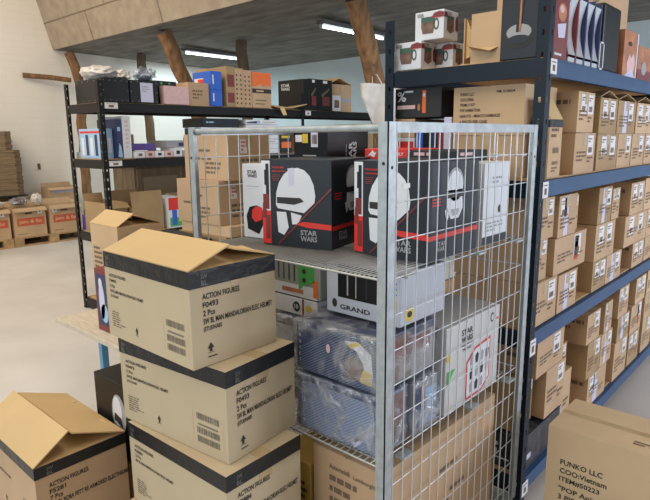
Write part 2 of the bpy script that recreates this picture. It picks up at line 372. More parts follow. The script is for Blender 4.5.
rack('storage_rack', 'long black steel rack behind the roll cage, in front of the pale blue wall', -4.755, -5.395, (2.424, 4.905, 7.385), 2.11, (1.925, 1.44, .76, .10), BSTEEL, BSTEEL, BOARD, bh=.075, pw=.042,
     labels=((2.47, 2.59, 1.875, 1.925), (2.47, 2.59, 1.385, 1.43), (4.93, 5.02, 1.87, 1.92)))
# ------------------------------------------------------------------ roll cage
def roll_cage():
    X0, X1, Y0, Y1, H = -1.645, -.824, 1.139, 2.035, 1.655
    t = root('roll_cage', 'galvanised wire roll cage with two wire shelves, in the middle of the picture', 'roll cage', ((X0+X1)/2, Y0, 0))
    ox = (X0+X1)/2; hx = (X1-X0)/2; D = Y1-Y0
    def hole_post(x, y, dx, dy):
        m = MB(); th = .003; a = .03; b = .034
        m.box(min(x, x+dx*a), max(x, x+dx*a), min(y, y+dy*th), max(y, y+dy*th), .17, H)
        m.box(min(x, x+dx*th), max(x, x+dx*th), min(y, y+dy*b), max(y, y+dy*b), .17, H)
        p = m.build('corner_post', GALV, t)
        q = MB()
        z = H-.1; q.tube([(x+dx*a*.45, y-dy*.001, z), (x+dx*a*.45, y+dy*.005, z)], .0045, 8); q.tube([(x-dx*.001, y+dy*b*.5, z-.01), (x+dx*.005, y+dy*b*.5, z-.01)], .0045, 8)
        q.build('bolt_hole', BLKM, p)
    for x, dx in ((-hx, 1), (hx, -1)):
        for y, dy in ((0, 1), (D, -1)): hole_post(x, y, dx, dy)
    for x, s in ((-hx, 1), (hx, -1)):
        m = MB(); m.box(min(x, x+s*.024), max(x, x+s*.024), .036, D-.036, H-.026, H); m.build('top_rail', GALV, t)
        m = MB(); xx = x+s*.012; n = int((D-.09)/.05)
        for k in range(n+1): m.tube([(xx, .055+k*.05, .2), (xx, .055+k*.05, H-.025)], .0018, 6)
        for k in range(14): m.tube([(xx+s*.005, .03, .255+k*.1), (xx+s*.005, D-.03, .255+k*.1)], .0018, 6)
        m.build('side_panel', WIRE, t)
    m = MB(); m.tube([(-hx+.006, .016, H-.014), (hx-.006, .016, H-.014)], .009, 8); m.build('front_rail', GALV, t)
    m = MB(); m.box(-hx+.034, hx-.034, D-.02, D-.002, H-.022, H-.002)
    m.build('rear_rail', GALV, t)
    m = MB()
    for k in range(9): m.tube([(-hx+.07+k*.085, D-.012, .2), (-hx+.07+k*.085, D-.012, H-.02)], .0024, 6)
    for z in (.35, .75, 1.15, 1.55): m.tube([(-hx+.03, D-.017, z), (hx-.03, D-.017, z)], .0026, 6)
    m.build('rear_panel', WIRE, t)
    for z, st in ((1.262, .0155), (.732, .022)):
        m = MB(); a, b = .012, D-.05
        for y in (a, a+.03, a+.36, b-.1, b): m.tube([(-hx+.035, y, z-.004), (hx-.035, y, z-.004)], .0036 if y == a else .0028, 6)
        x = -hx+.04
        while x < hx-.035: m.tube([(x, a, z), (x, b, z)], .0021, 5); x += st
        s_ = m.build('wire_shelf', WIRED, t)
        for x in (-hx+.02, hx-.02):
            for y in (.1, .5, .78):
                m = MB(); m.box(x-.016, x+.016, y, y+.05, z-.014, z-.007); m.build('shelf_hook', GALV, s_)
    m = MB(); m.box(-hx, hx, 0, .035, .17, .2); m.box(-hx, hx, D-.035, D, .17, .2); m.box(-hx, -hx+.035, .035, D-.035, .17, .2); m.box(hx-.035, hx, .035, D-.035, .17, .2)
    for k in range(12): m.box(-hx+.05+k*.063, -hx+.07+k*.063, .03, D-.03, .185, .198)
    m.build('base_frame', GALV, t)
    for x in (-hx+.07, hx-.07):
        for y in (.08, D-.08):
            m = MB(); m.tube([(x-.016, y, .0545), (x+.016, y, .0545)], .054, 20); wv = m.build('caster', RUBBER, t)
            m = MB(); m.box(x-.026, x-.02, y-.03, y+.03, .05, .17); m.box(x+.02, x+.026, y-.03, y+.03, .05, .17); m.box(x-.026, x+.026, y-.04, y+.04, .155, .169); m.build('fork', GALV, wv)
    # small white tag tied to the mesh
    m = MB(); m.box(hx-.004, hx-.002, .068, .1, 1.49, 1.502); m.build('paper_tag', PAPER, t)
    return t
roll_cage()
# ------------------------------------------------------------------ cartons with the black tape band
rnd = random.Random(11)
def helmet_prints(lines, dims, seed):
    r_ = random.Random(seed); W, D, H = dims; out = []
    Rr = []; y = .695
    for s, w_ in lines: Rr.append(T(s, .13, y, w_*1.0, .06)); y -= .085
    out += [('printed_text', 'R', Rr), ('arrow_mark', 'R', arrow_up(.16, .13, .075, .11)+[R(.165, .085, .1, .012, INK, 1)]), ('tape_patch', 'R', [R(.45, .765, .1, .06, TAPE, 0)])]
    F = []; y = .72
    for s, w_ in lines: F.append(T(s, .06, y, w_*.52, .036)); y -= .062
    out.append(('printed_text', 'F', F)); F = []
    for k in range(7): F += bars(.06, .30-k*.028, .19 if k != 5 else .3, 1, .022, r_, INKS)
    out += [('small_print', 'F', F), ('arrow_mark', 'F', arrow_up(.36, .12, .035, .10))]
    L = [R(.70, .1, .004, .36, KR2, 0), R(.96, .1, .004, .36, KR2, 0)]+barcode(.74, .38, .19, .07, r_, m=BARC)+[R(.75, .315, .17, .018, BARC, 1)]+barcode(.74, .22, .19, .07, r_, m=BARC)+barcode(.74, .12, .19, .07, r_, m=BARC)
    out.append(('barcode_print', 'F', L)); return out
LN1 = [('ACTION FIGURES', .42), ('F0493', .17), ('2 Pcs', .13), ('SW BL MAN MANDALORIAN ELEC HELMET', .82), ('(STUE/NABS', .2)]
LN3 = [('ACTION FIGURES', .42), ('F2884', .17), ('2 Pcs', .13), ('SW BL MAN MANDALORIAN ELEC HELMET', .82)]
LN4 = [('ACTION FIGURES', .42), ('F5281', .17), ('7 Pcs', .13), ('SW BL BOBA FETT RE ARMORED ELECTHELMET', .9)]
GS = None
d = (.438, .294, .262)
tent_box('cardboard_carton', 'open carton with black tape band, topmost of the stack beside the roll cage', 'carton', -1.633, -1.195, .806, 1.1, 1.0255, 1.288, .945, 1.338, KRI, KTOP, prints=helmet_prints(LN1, d, 1), band=.046)
def closed_banded(label, x0, x1, y0, y1, z0, z1, lines, seed, rz):
    t = box_thing('cardboard_carton', label, 'carton', x0, x1, y0, y1, z0, z1, KRI, rz=rz, prints=helmet_prints(lines, (x1-x0, y1-y0, z1-z0), seed), tape=TAPE)
    add_band(t, (x1-x0)/2, (y1-y0)/2, z1-z0-.0012, .046); return t
closed_banded('closed carton with black tape band, second from the top of the stack', -1.372-.232, -1.372+.232, .971-.139, .971+.139, .761, 1.025, LN1, 2, .098)
closed_banded('closed carton with black tape band, third from the top of the stack', -1.327-.232, -1.327+.232, .948-.14, .948+.14, .4965, .7605, LN3, 3, .03)
box_thing('cardboard_carton', 'plain brown carton at the foot of the banded carton stack', 'carton', -1.56, -1.08, .79, 1.12, 0, .496, KR, tape=TAPE)
tent_box('cardboard_carton', 'open cardboard carton with raised flaps in the bottom left corner of the picture', 'carton', -2.135, -1.695, .562, .858, .39, .65, .68, .728, KR, KTOP, prints=helmet_prints(LN4, d, 5), band=.038)
box_thing('cardboard_carton', 'plain brown carton underneath the open carton at bottom left', 'carton', -2.14, -1.70, .56, .86, 0, .3895, KR, tape=TAPE)
# brown cartons under the dark box
box_thing('cardboard_carton', 'small brown carton directly under the dark helmet-picture box', 'carton', -2.0, -1.655, .885, 1.13, .41, .519, KR, tape=TAPE)
box_thing('cardboard_carton', 'lower brown carton two below the dark helmet-picture box', 'carton', -2.0, -1.66, .885, 1.13, 0, .409, KR, tape=TAPE)
box_thing('display_box', 'dark box printed with a pale helmet, between the open carton and the banded stack', 'box', -1.925, -1.645, .875, 1.13, .52, .80, BLK, seam=False, part='box_body',
    prints=[('cover_print', 'F', [E(.60, .60, .17, .26, GREYC, 1), E(.57, .63, .11, .2, WHITE, 2), P([(.48, .5), (.68, .44), (.66, .56), (.50, .6)], BLKM, 3), P([(.32, .1), (.62, .08), (.55, .3), (.4, .3)], GREEN, 1),])])
# ------------------------------------------------------------------ big carton bottom right
rr = random.Random(3)
box_thing('cardboard_carton', 'large closed brown carton standing alone in the bottom right corner', 'carton', -.681, -.10, 1.943, 2.215, 0, .6, M('kraft_card_sand', (.62, .465, .285), .75, n=.1, ns=4, bump=.15, bs=18), tape=None, bevel=.004,
    prints=[('printed_text', 'F', [T('FUNKO LLC', .085, .772, .245, .034), T('COO:Vietnam', .085, .717, .272, .034), T('ITEM#50223', .085, .662, .235, .034), T('"POP Animation', .085, .60, .34, .034), T('3 PIECES PER CASE', .085, .545, .42, .034), T('MADE IN VIETNAM', .085, .49, .4, .034)]),
            ('tape_strip', 'T', [R(0, .47, 1, .1, TAPE, 0)]+bars(.45, .25, .5, 2, .06, rr)), ])
# ------------------------------------------------------------------ work table, tall carton and framed box behind the stack
def table():
    t = root('work_table', 'low plywood table on blue metal legs, behind the banded carton stack', 'table', (-2.53, 1.31, 0))
    m = MB(); m.box(-.78, .78, 0, 1.5, .575, .6); m.build('tabletop', PLY, t, bevel=.002)
    LB = M('light_blue_steel', (.12, .34, .55), .4)
    for x in (-.42, .68):
        for y in (.1, 1.35): m = MB(); m.box(x-.018, x+.018, y-.018, y+.018, 0, .5745); m.build('leg', LB, t)
    m = MB(); m.box(-.40, .66, .085, .115, .25, .28); m.box(-.40, .66, 1.335, 1.365, .25, .28); m.build('stretcher', LB, t)
table()
tent_box('cardboard_carton', 'tall open brown carton on the plywood table, behind the topmost banded carton', 'carton', -3.17, -2.862, 1.5, 1.765, .6005, 1.15, 1.61, 1.215, KR2, KTOP,
    prints=[('printed_text', 'F', bars(.08, .74, .3, 5, .05, rr)+barcode(.1, .42, .3, .06, rr)), ])
box_thing('picture_box', 'narrow brown box with a blue and white figure picture, standing on the plywood table', 'box', -2.93, -2.74, 1.385, 1.46, .6005, .945, MAROON, seam=False, part='box_body',
    prints=[('cover_print', 'F', [R(.08, .1, .84, .82, DBLUE, 0), E(.34, .5, .16, .3, PAPP, 1), E(.45, .3, .2, .15, LBLUE, 1), E(.32, .78, .1, .08, WHITE, 2)])])
# ------------------------------------------------------------------ cartons on the table behind the left mesh of the cage
def behind(label, x0, x1, y0, y1, z0, z1, **k):
    W = x1-x0
    return box_thing('cardboard_carton', label, 'carton', x0, x1, y0, y1, z0, z1, KR, tape=TAPE, prints=[
        ('printed_text', 'F', bars(.35, .62, .5, 1, .1, rnd)+bars(.15, .44, .8, 1, .1, rnd)+bars(.5, .34, .35, 3, .1, rnd)),
        ('printed_text', 'R', bars(.3, .4, .6, 3, .12, rnd)), ('shipping_label', 'R', [R(.28, .58, .16, .3, PAPER, 0)]+bars(.31, .8, .1, 3, .08, rnd, RED))], **k)
behind('large brown carton with red-marked label behind the cage mesh, lower of two', -2.78, -2.40, 1.835, 2.10, 1.165, 1.40)
behind('large brown carton behind the cage mesh, stacked on top of another', -2.74, -2.36, 1.87, 2.16, 1.4005, 1.64)
box_thing('cardboard_carton', 'flat brown carton beneath the two large cartons behind the cage mesh', 'carton', -2.76, -2.33, 1.84, 2.14, 1.11, 1.164, KR2, tape=TAPE)
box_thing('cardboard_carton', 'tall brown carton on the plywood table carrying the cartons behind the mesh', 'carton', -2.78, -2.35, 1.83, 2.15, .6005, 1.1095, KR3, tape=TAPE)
# red and black flat box
box_thing('cardboard_carton', 'brown carton on the plywood table under the red and black flat box', 'carton', -2.83, -2.4, 1.48, 1.80, .6005, 1.03, KR, tape=TAPE)
box_thing('flat_game_box', 'flat black box with red side print, left of the cage corner post', 'box', -2.80, -2.38, 1.50, 1.78, 1.031, 1.115, BLK, seam=False, part='box_body', rz=-.12,
    prints=[('red_print', 'F', [P([(0, .45), (.3, .9), (.75, .8), (.4, .5)], RED, 1)]), ('red_print', 'R', [P([(.1, .1), (.5, .8), (.8, .9), (.9, .5), (.5, .3)], RED, 1)])])
# ------------------------------------------------------------------ goods on the upper cage shelf
def helmet_box(label, x, y, rz):
    """printed box with a cut front-left corner; x, y is the front right corner"""
    W, D, H = .268, .29, .284
    t = root('helmet_box', label, 'box', (x, y, 1.2655), rz); cw, cdp = .038, .004
    m = MB(); o = [(-W, cdp), (-W+cw, 0), (0, 0), (0, D), (-W, D)]
    vs = [(a, b, 0) for a, b in o]+[(a, b, H) for a, b in o]
    m.add(vs, [(4,3,2,1,0), (5,6,7,8,9)]+[(i, (i+1) % 5, (i+1) % 5+5, i+5) for i in range(5)])
    m.build('box_body', CHAR, t, bevel=.0015)
    # front print
    fw_ = W-cw
    m = decal('front_print', 'F', (fw_, D, H), [
        P([(0, 0), (1, 0), (1, .62), (.55, .28), (.1, 0)], CHAR, 0),
        P([(.09, .48), (.1, .62), (.15, .74), (.23, .83), (.34, .895), (.46, .91), (.57, .885), (.66, .82), (.72, .72), (.745, .60), (.73, .52), (.56, .40), (.12, .44)], WHITE, 1),
        P([(.10, .40), (.26, .40), (.30, .22), (.22, .13), (.12, .16)], WHITE, 1), P([(.34, .40), (.52, .37), (.46, .27), (.36, .26)], WHITE, 1),
        P([(.11, .50), (.40, .49), (.56, .53), (.50, .57), (.11, .57)], BLKM, 2), P([(.3, .9), (.40, .91), (.40, .72), (.32, .70)], PAPP, 2),
        P([(0, 0), (.1, 0), (1, .72), (1, .62), (.14, 0), (1, 0), (1, .0)], MAROON, 2) if False else P([(.10, .01), (1, .70), (1, .675), (.125, .01)], MAROON, 3),
        P([(.14, 0), (1, .66), (1, 0)], CHAR, 2),
        P([(.42, .265), (.55, .30), (1, .285), (1, .225), (.62, .235)], RED, 4),
        T('STAR', .50, .145, .27, .06, GREYC, 4), T('WARS', .50, .075, .27, .06, GREYC, 4),
        T('THE BLACK SERIES', .04, .90, .2, .02, RED, 4), T('PREMIUM ELECTRONIC', .04, .86, .24, .016, RED, 4)]+
        [R(.04, .82-.02*k, .14-.01*k, .009, MAROON, 4) for k in range(4)], t)
    m.location = (-fw_/2, D/2, 0)
    # cut corner print
    a = Vector((-W, cdp, 0)); b = Vector((-W+cw, 0, 0)); u = (b-a); n = Vector((u.y, -u.x, 0)).normalized()
    q = MB()
    def cq(x0, x1, z0, z1, mi, l): 
        p = [a+u*x0, a+u*x1]; q.add([p[0]+n*(.0006*l)+Vector((0,0,z0)), p[1]+n*(.0006*l)+Vector((0,0,z0)), p[1]+n*(.0006*l)+Vector((0,0,z1)), p[0]+n*(.0006*l)+Vector((0,0,z1))], [(0, 1, 2, 3)], mi)
    cq(.02, .98, .115, H-.004, 0, 1); cq(.02, .98, .004, .115, 1, 1); cq(.15, .85, .12, .17, 3, 2); cq(.5, .85, .17, .27, 2, 2); cq(.35, .6, .2, .25, 2, 3); cq(.4, .9, .02, .10, 3, 2); cq(.1, .5, .09, .14, 3, 3)
    q.build('corner_print', [WHITE, RED, CHAR, MAROON], t)
    s = decal('side_print', 'R', (W, D, H), [
        E(.50, .76, .165, .17, GREYC, 1), E(.50, .74, .15, .16, WHITE, 2), P([(.36, .70), (.64, .70), (.66, .50), (.58, .40), (.42, .40), (.34, .50)], WHITE, 2), P([(.35, .68), (.65, .68), (.65, .62), (.35, .62)], BLKM, 3),
        P([(.42, .50), (.58, .50), (.55, .43), (.45, .43)], GREYC, 3), P([(.3, .5), (.34, .38), (.38, .42), (.36, .52)], WHITE, 2),
        T('STAR', .15, .14, .2, .05, GREYC, 3), T('WARS', .15, .085, .2, .05, GREYC, 3)]+[R(.06, .62-.03*k, .16, .012, RED, 2) for k in range(3)], t)
    s.location = (-W/2, D/2, 0)
    decal('red_stripe', 'R', (W, D, H), [P([(0, .265), (1, .275), (1, .225), (0, .215)], RED, 2)], t).location = (-W/2, D/2, 0)
    return t
helmet_box('left of the two white-helmet boxes on the upper cage shelf', -1.183, 1.339, math.radians(13))
helmet_box('right white-helmet box on the upper cage shelf, behind the corner post', -.85, 1.367, 0)
box_thing('display_box', 'white box with small red and black helmet picture, left end of upper cage shelf', 'box', -1.605, -1.50, 1.335, 1.40, 1.2655, 1.53, WHITE, seam=False, part='box_body', rz=.12,
    prints=[('cover_print', 'F', [T('STAR', .25, .87, .42, .045, INK, 1), T('WARS', .25, .82, .42, .045, INK, 1), P([(.15, .3), (.2, .12), (.7, .06), (.9, .2), (.9, .42), (.6, .45), (.3, .42)], BLK, 1), P([(.4, .28), (.55, .22), (.85, .26), (.9, .42), (.6, .44), (.42, .38)], RED, 2), R(.15, .7, .6, .006, GREYC, 1)])])
box_thing('display_box', 'black box with white and yellow stickers at the back of the upper cage shelf', 'box', -1.614, -1.437, 1.605, 1.85, 1.2655, 1.648, BLK, seam=False, part='box_body',
    prints=[('sticker', 'F', [R(.06, .88, .2, .07, PAPER, 1), R(.27, .87, .17, .09, YEL, 1), R(.53, .83, .2, .15, PAPP, 1)]+barcode(.56, .86, .15, .09, rnd, 2)),
            ('cover_print', 'F', [R(.28, .74, .4, .012, GREYC, 1), R(.4, .62, .22, .05, GREYC, 1), R(.38, .54, .26, .02, GREYC, 1), E(.4, .48, .04, .03, WHITE, 1), E(.62, .48, .04, .03, WHITE, 1), R(.05, .3, .02, .5, CHAR, 1), R(.93, .3, .02, .5, CHAR, 1)]),
            ('side_logo', 'R', [TV('STAR', .50, .60, .09, .28, WHITE, 1), TV('WARS', .60, .60, .09, .28, WHITE, 1), TV('HYPERREAL', .42, .6, .03, .26, GREYC, 1)])])
box_thing('display_box', 'black box under the red flat box, back of the upper cage shelf', 'box', -1.35, -.955, 1.70, 1.97, 1.2655, 1.535, BLK, seam=False, part='box_body',
    prints=[('white_print', 'R', [T('STAR', .2, .86, .3, .06, WHITE, 1)])])
box_thing('flat_game_box', 'flat red box with white print lying on a black box in the cage', 'box', -1.345, -1.155, 1.71, 1.93, 1.536, 1.576, RED, seam=False, part='box_body',
    prints=[('white_print', 'F', [P([(.08, .3), (.2, .9), (.26, .6), (.3, .8), (.24, .2), (.14, .4)], WHITE, 1), T('MONOPOLY', .42, .4, .5, .3, WHITE, 1)])])
box_thing('flat_game_box', 'flat black box with pale lettering beside the red flat box on the upper cage shelf', 'box', -1.145, -.96, 1.71, 1.93, 1.536, 1.572, BLKM, seam=False, part='box_body',
    prints=[('white_print', 'F', bars(.1, .5, .8, 1, .6, rnd, PINK)), ('white_print', 'R', bars(.1, .5, .8, 1, .6, rnd, PINK))])
box_thing('display_box', 'narrow white box with grey writing at the right end of the upper cage shelf', 'box', -.945, -.852, 1.70, 1.885, 1.2655, 1.535, WHITE, seam=False, part='box_body',
    prints=[('printed_text', 'R', [E(.62, .42, .06, .05, BLKM, 1)]+bars(.3, .8, .45, 2, .05, rnd, GREYC)+bars(.1, .25, .8, 3, .045, rnd, GREYC)+[R(0, 0, 1, .1, CHAR, 1)])])
# ------------------------------------------------------------------ goods on the lower cage shelf
LAT = M('navy_lattice_print', (.03, .045, .11), .35)
LATLIT = M('lit_lattice_print', (.20, .25, .38), .35)  # bright light on the lower wrapped box put into its print colour
def lattice_box(label, x0, x1, y0, y1, z0, z1, seed, side, film_, logo, tint, base=None):
    it = []
    for k in range(-7, 30):
        a = k*.045; it.append(P([(max(0, a), 0 if a >= 0 else -a*1.2), (max(0, a)+.012, 0 if a >= 0 else -a*1.2), (min(1, a+.8), min(.96, .96 if a+.8 <= 1 else (1-a)*1.2)), (min(1, a+.8)-.012, min(.96, .96 if a+.8 <= 1 else (1-a)*1.2))], tint, 1)) if a < .95 and a > -.75 else None
    it += ([T(ch, .065, .76-.14*k, .045, .10, WHITE, 2) for k, ch in enumerate('CHUCKY')] if base else [T(ch, .04, .80-.13*k, .025, .07, WHITE, 2) for k, ch in enumerate('CHUCKY')])+logo
    t = box_thing('display_box', label, 'box', x0, x1, y0, y1, z0, z1, base or LAT, seam=False, part='box_body', prints=[('cover_print', 'F', it), ('side_print', 'R', side)])
    wrap(t, (x1-x0, y1-y0, z1-z0), seed, film_, amp=.015, grow=.008); return t
LT = M('lattice_line_print', (.16, .22, .36), .4)
LTLIT = M('lit_lattice_line_print', (.35, .45, .66), .35)  # lattice lines paled the same way, coloured as if brightly lit
BRN = M('brown_fur_print', (.22, .13, .10), .7, n=.5, ns=30)
lattice_box('film-wrapped brightly lit blue box with slanted white sticker, front of the lower cage shelf', -1.185, -.875, 1.175, 1.315, .736, .908, 3, [R(.05, .05, .9, .9, BRN, 1), R(.1, .5, .8, .3, MAROON, 2)], FILMD,
    [R(.0, .9, 1, .1, DBLUE, 2), P([(.68, .12), (.93, .52), (.99, .42), (.74, .02)], PAPP, 3), P([(.73, .15), (.92, .47), (.94, .43), (.75, .11)], INKS, 4)], LTLIT, LATLIT)
lattice_box('film-wrapped dark blue box with yellow and white picture, on the brightly lit one', -1.185, -.875, 1.175, 1.465, .925, 1.078, 9, [R(.03, .05, .5, .9, BRN, 1), R(.1, .5, .8, .3, MAROON, 2), R(.55, .05, .4, .8, GREYC, 1)], FILM,
    [P([(.62, .85), (.78, .9), (.93, .72), (.95, .3), (.88, .12), (.84, .5), (.76, .72), (.64, .8)], WHITE, 3), P([(.8, .15), (.94, .12), (.94, .35), (.84, .4)], YEL, 4), P([(.66, .8), (.78, .9), (.8, .84), (.7, .74)], YEL, 4), E(.42, .6, .025, .09, PINK, 3), E(.72, .35, .1, .22, BRN, 2)], LT)
t = box_thing('plush_pack', 'small grey package in crumpled film against the right mesh, lower cage shelf', 'package', -1.1, -.868, 1.345, 1.475, .736, .900, GREYC, seam=False, part='box_body', prints=[('side_print', 'R', [R(.05, .1, .25, .8, DBLUE, 1), R(.3, .5, .1, .4, PINK, 2), R(.45, .1, .5, .7, LBLUE, 1)])])
wrap(t, (.235, .14, .169), 17, FILMD, .02)
box_thing('display_box', 'large white box with red-outlined panel of small figures, lower cage shelf', 'box', -1.32, -.86, 1.51, 1.88, .736, 1.03, M('pale_grey_card', (.60, .60, .60), .45), seam=False, part='box_body', prints=[
    ('side_print', 'R', [P([(.02, .0), (.30, .0), (.30, .3), (.02, .05)], GREEN, 1) if False else P([(.02, .32), (.16, .50), (.02, .5)], GREEN, 1), E(.04, .66, .035, .05, YEL, 1),
       T('STAR', .26, .83, .2, .07, INK, 1), T('WARS', .26, .745, .2, .07, INK, 1), T('WHERE S', .26, .69, .2, .03, INK, 1), T('THE CHILD', .28, .645, .16, .03, INK, 1), E(.84, .88, .035, .06, INK, 1), E(.84, .88, .022, .04, WHITE, 2), R(.92, .83, .05, .02, RED, 1),
       P([(.36, .0+.02), (.66, .02), (.82, .14), (.82, .66), (.52, .62), (.36, .48)], RED, 1), P([(.38, .045), (.65, .045), (.80, .155), (.80, .63), (.53, .595), (.38, .465)], WHITE, 2)]+
       [P([(x, y), (x+.045, y), (x+.06, y+.09), (x+.03, y+.13), (x-.005, y+.09)], CHAR if (i+j) % 2 else GREYC, 3) for i, x in enumerate((.43, .53, .63, .73)) for j, y in enumerate((.09, .25, .42)) if not (i == 3 and j == 0)])])
box_thing('display_box', 'pale grey box with a dark window, squeezed under the upper cage shelf', 'box', -1.145, -.872, 1.27, 1.505, 1.092, 1.247, M('pale_lilac_card', (.50, .53, .60), .4), seam=False, part='box_body', prints=[
    ('window_print', 'F', [R(.17, .34, .61, .66, BLK, 1), R(.3, .4, .02, .4, GREYC, 2), R(.42, .38, .015, .5, GREYC, 2), R(.56, .4, .02, .45, CHAR, 2), E(.12, .2, .035, .09, INK, 1), T('GRAND', .20, .1, .42, .10, INK, 1), R(.81, .6, .15, .03, BLUE, 1), R(.81, .7, .15, .03, BLUE, 1), R(.81, .8, .15, .03, BLUE, 1), E(.91, .4, .05, .16, YEL, 1)]),
    ('emblem_print', 'R', [E(.2, .2, .09, .14, YEL, 1), E(.2, .2, .05, .06, BLKM, 2)])])
box_thing('display_box', 'grey and green printed box at the left, squeezed under the upper cage shelf', 'box', -1.45, -1.20, 1.30, 1.50, 1.10, 1.246, M('sage_grey_card', (.30, .33, .30), .45), seam=False, part='box_body', prints=[
    ('cover_print', 'F', [R(.05, .0, .9, .28, WHITE, 0), R(.3, .08, .4, .1, SKIN, 1), R(.88, .05, .08, .4, ORANGE, 1), P([(.62, .15), (.72, .3), (.9, .4), (.88, .9), (.6, .95)], GREEN, 1), E(.72, .62, .035, .06, INK, 2), E(.72, .42, .035, .06, INK, 2)]+[R(.08+.05*k, .35, .02, .6, CHAR if k % 2 else GREYC, 1) for k in range(10)])])
box_thing('display_box', 'flat white box with round black logo, below the grey and green box', 'box', -1.46, -1.215, 1.30, 1.50, 1.036, 1.096, WHITE, seam=False, part='box_body', prints=[
    ('logo_print', 'F', [E(.62, .48, .07, .3, BLKM, 1), T('10', .585, .35, .07, .28, WHITE, 2), R(.73, 0, .03, 1, MAROON, 1), E(.85, .5, .06, .2, YEL, 1)])])
t = box_thing('display_box', 'film-wrapped pale box beneath the flat white box, left of lower cage shelf', 'box', -1.47, -1.225, 1.30, 1.50, .736, 1.02, GREYC, seam=False, part='box_body', prints=[('cover_print', 'F', [R(.1, .1, .8, .8, WHITE, 1)])])
wrap(t, (.245, .2, .28), 31, FILMD, .014, n=9)
# ------------------------------------------------------------------ goods on the cage floor
box_thing('cardboard_carton', 'big brown carton on the floor of the roll cage, behind the wire mesh', 'carton', -1.13, -.862, 1.185, 1.88, .2005, .685, KR, tape=None, prints=[
    ('printed_text', 'F', [T('Automobili', .25, .88, .3, .035, INKS), T('Lamborghini', .6, .87, .36, .035, INKS)]+bars(.25, .8, .4, 5, .075, rnd, INKS)), ('printed_text', 'R', bars(.15, .55, .15, 5, .06, rnd)+bars(.45, .7, .3, 1, .06, rnd)+bars(.55, .5, .3, 1, .06, rnd)+[R(.5, .35, .04, .12, INKS, 1)]),
    ('top_tape', 'T', [R(0, .2, 1, .05, TAPE, 0), R(0, .45, 1, .05, TAPE, 0), R(.45, 0, .1, 1, TAPE, 1)])])
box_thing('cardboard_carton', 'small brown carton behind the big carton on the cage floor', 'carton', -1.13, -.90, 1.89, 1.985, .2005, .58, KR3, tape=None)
YB = M('mustard_card', (.42, .28, .06), .6)
box_thing('display_box', 'mustard yellow box with black print on the cage floor beside the big carton', 'box', -1.30, -1.145, 1.185, 1.42, .2005, .60, YB, seam=False, part='box_body', prints=[('printed_text', 'F', [TV('WARNING', .3+.2*k, .35, .12, .45, INK, 1) for k in range(2)]+bars(.6, .8, .3, 9, .06, rnd, INK))])
# ------------------------------------------------------------------ rack cartons
ordn = ['first', 'second', 'third', 'fourth', 'fifth', 'sixth', 'seventh']
def rack_carton(label, y0, y1, z0, z1, inset=0, depth=.36, mat=None, wide=None, lilac=False, red=False, open_top=False, group='brown cartons on the right-hand rack', seed=0):
    r_ = random.Random(seed*7+1); x1 = -.882-inset; x0 = x1-depth; W = y1-y0; H = z1-z0
    pr = []; asp = H/W
    sw = min(.34, .055/W+.08); sh = sw*1.15/asp
    sx = r_.choice((.58, .62, .1, .6)); sy = .94-sh
    pr.append(('shipping_label', 'R', sticker(sx, sy, sw, sh, r_)))
    if lilac: pr.append(('shipping_label', 'R', [R(.3, .02, .22, .96, PAPP, 0)]))
    elif r_.random() < .45: pr.append(('shipping_label', 'R', sticker(sx-.42 if sx > .5 else sx+.42, sy, sw, sh, r_)))
    if red: pr.append(('red_stripe', 'R', [R(.62, .2, .12, .7, RED, 0)]))
    pr.append(('printed_text', 'R', bars(.1, .5, .5, r_.choice((3, 4)), .095, r_)))
    pr.append(('item_number', 'R', bars(.62, .35, .3, 2, .09, r_)))
    if r_.random() < .5: pr.append(('printed_text', 'F', bars(.55, .7, .4, 2, .22, r_)))
    t = box_thing('cardboard_carton', label, 'carton', x0, x1, y0+.002, y1-.002, z0, z1-.001, mat or r_.choice((KR, KR, KR2, KR3)), group=group, tape=TAPE, prints=pr)
    if open_top:
        m = MB(); hx = depth/2; hy = W/2-.004; h = .032
        m.slab((hx-.14, -hy, H), (hx, -hy, H), (hx, -hy*.05, H+h), (hx-.14, -hy*.05, H+h), .003); m.slab((hx-.14, hy*.05, H+h*.9), (hx, hy*.05, H+h*.9), (hx, hy, H), (hx-.14, hy, H), .003)
        m.build('flap', KR2, t)
    return t
SH = {'a': 'top tier', 'b': 'middle tier', 'c': 'lowest tier'}
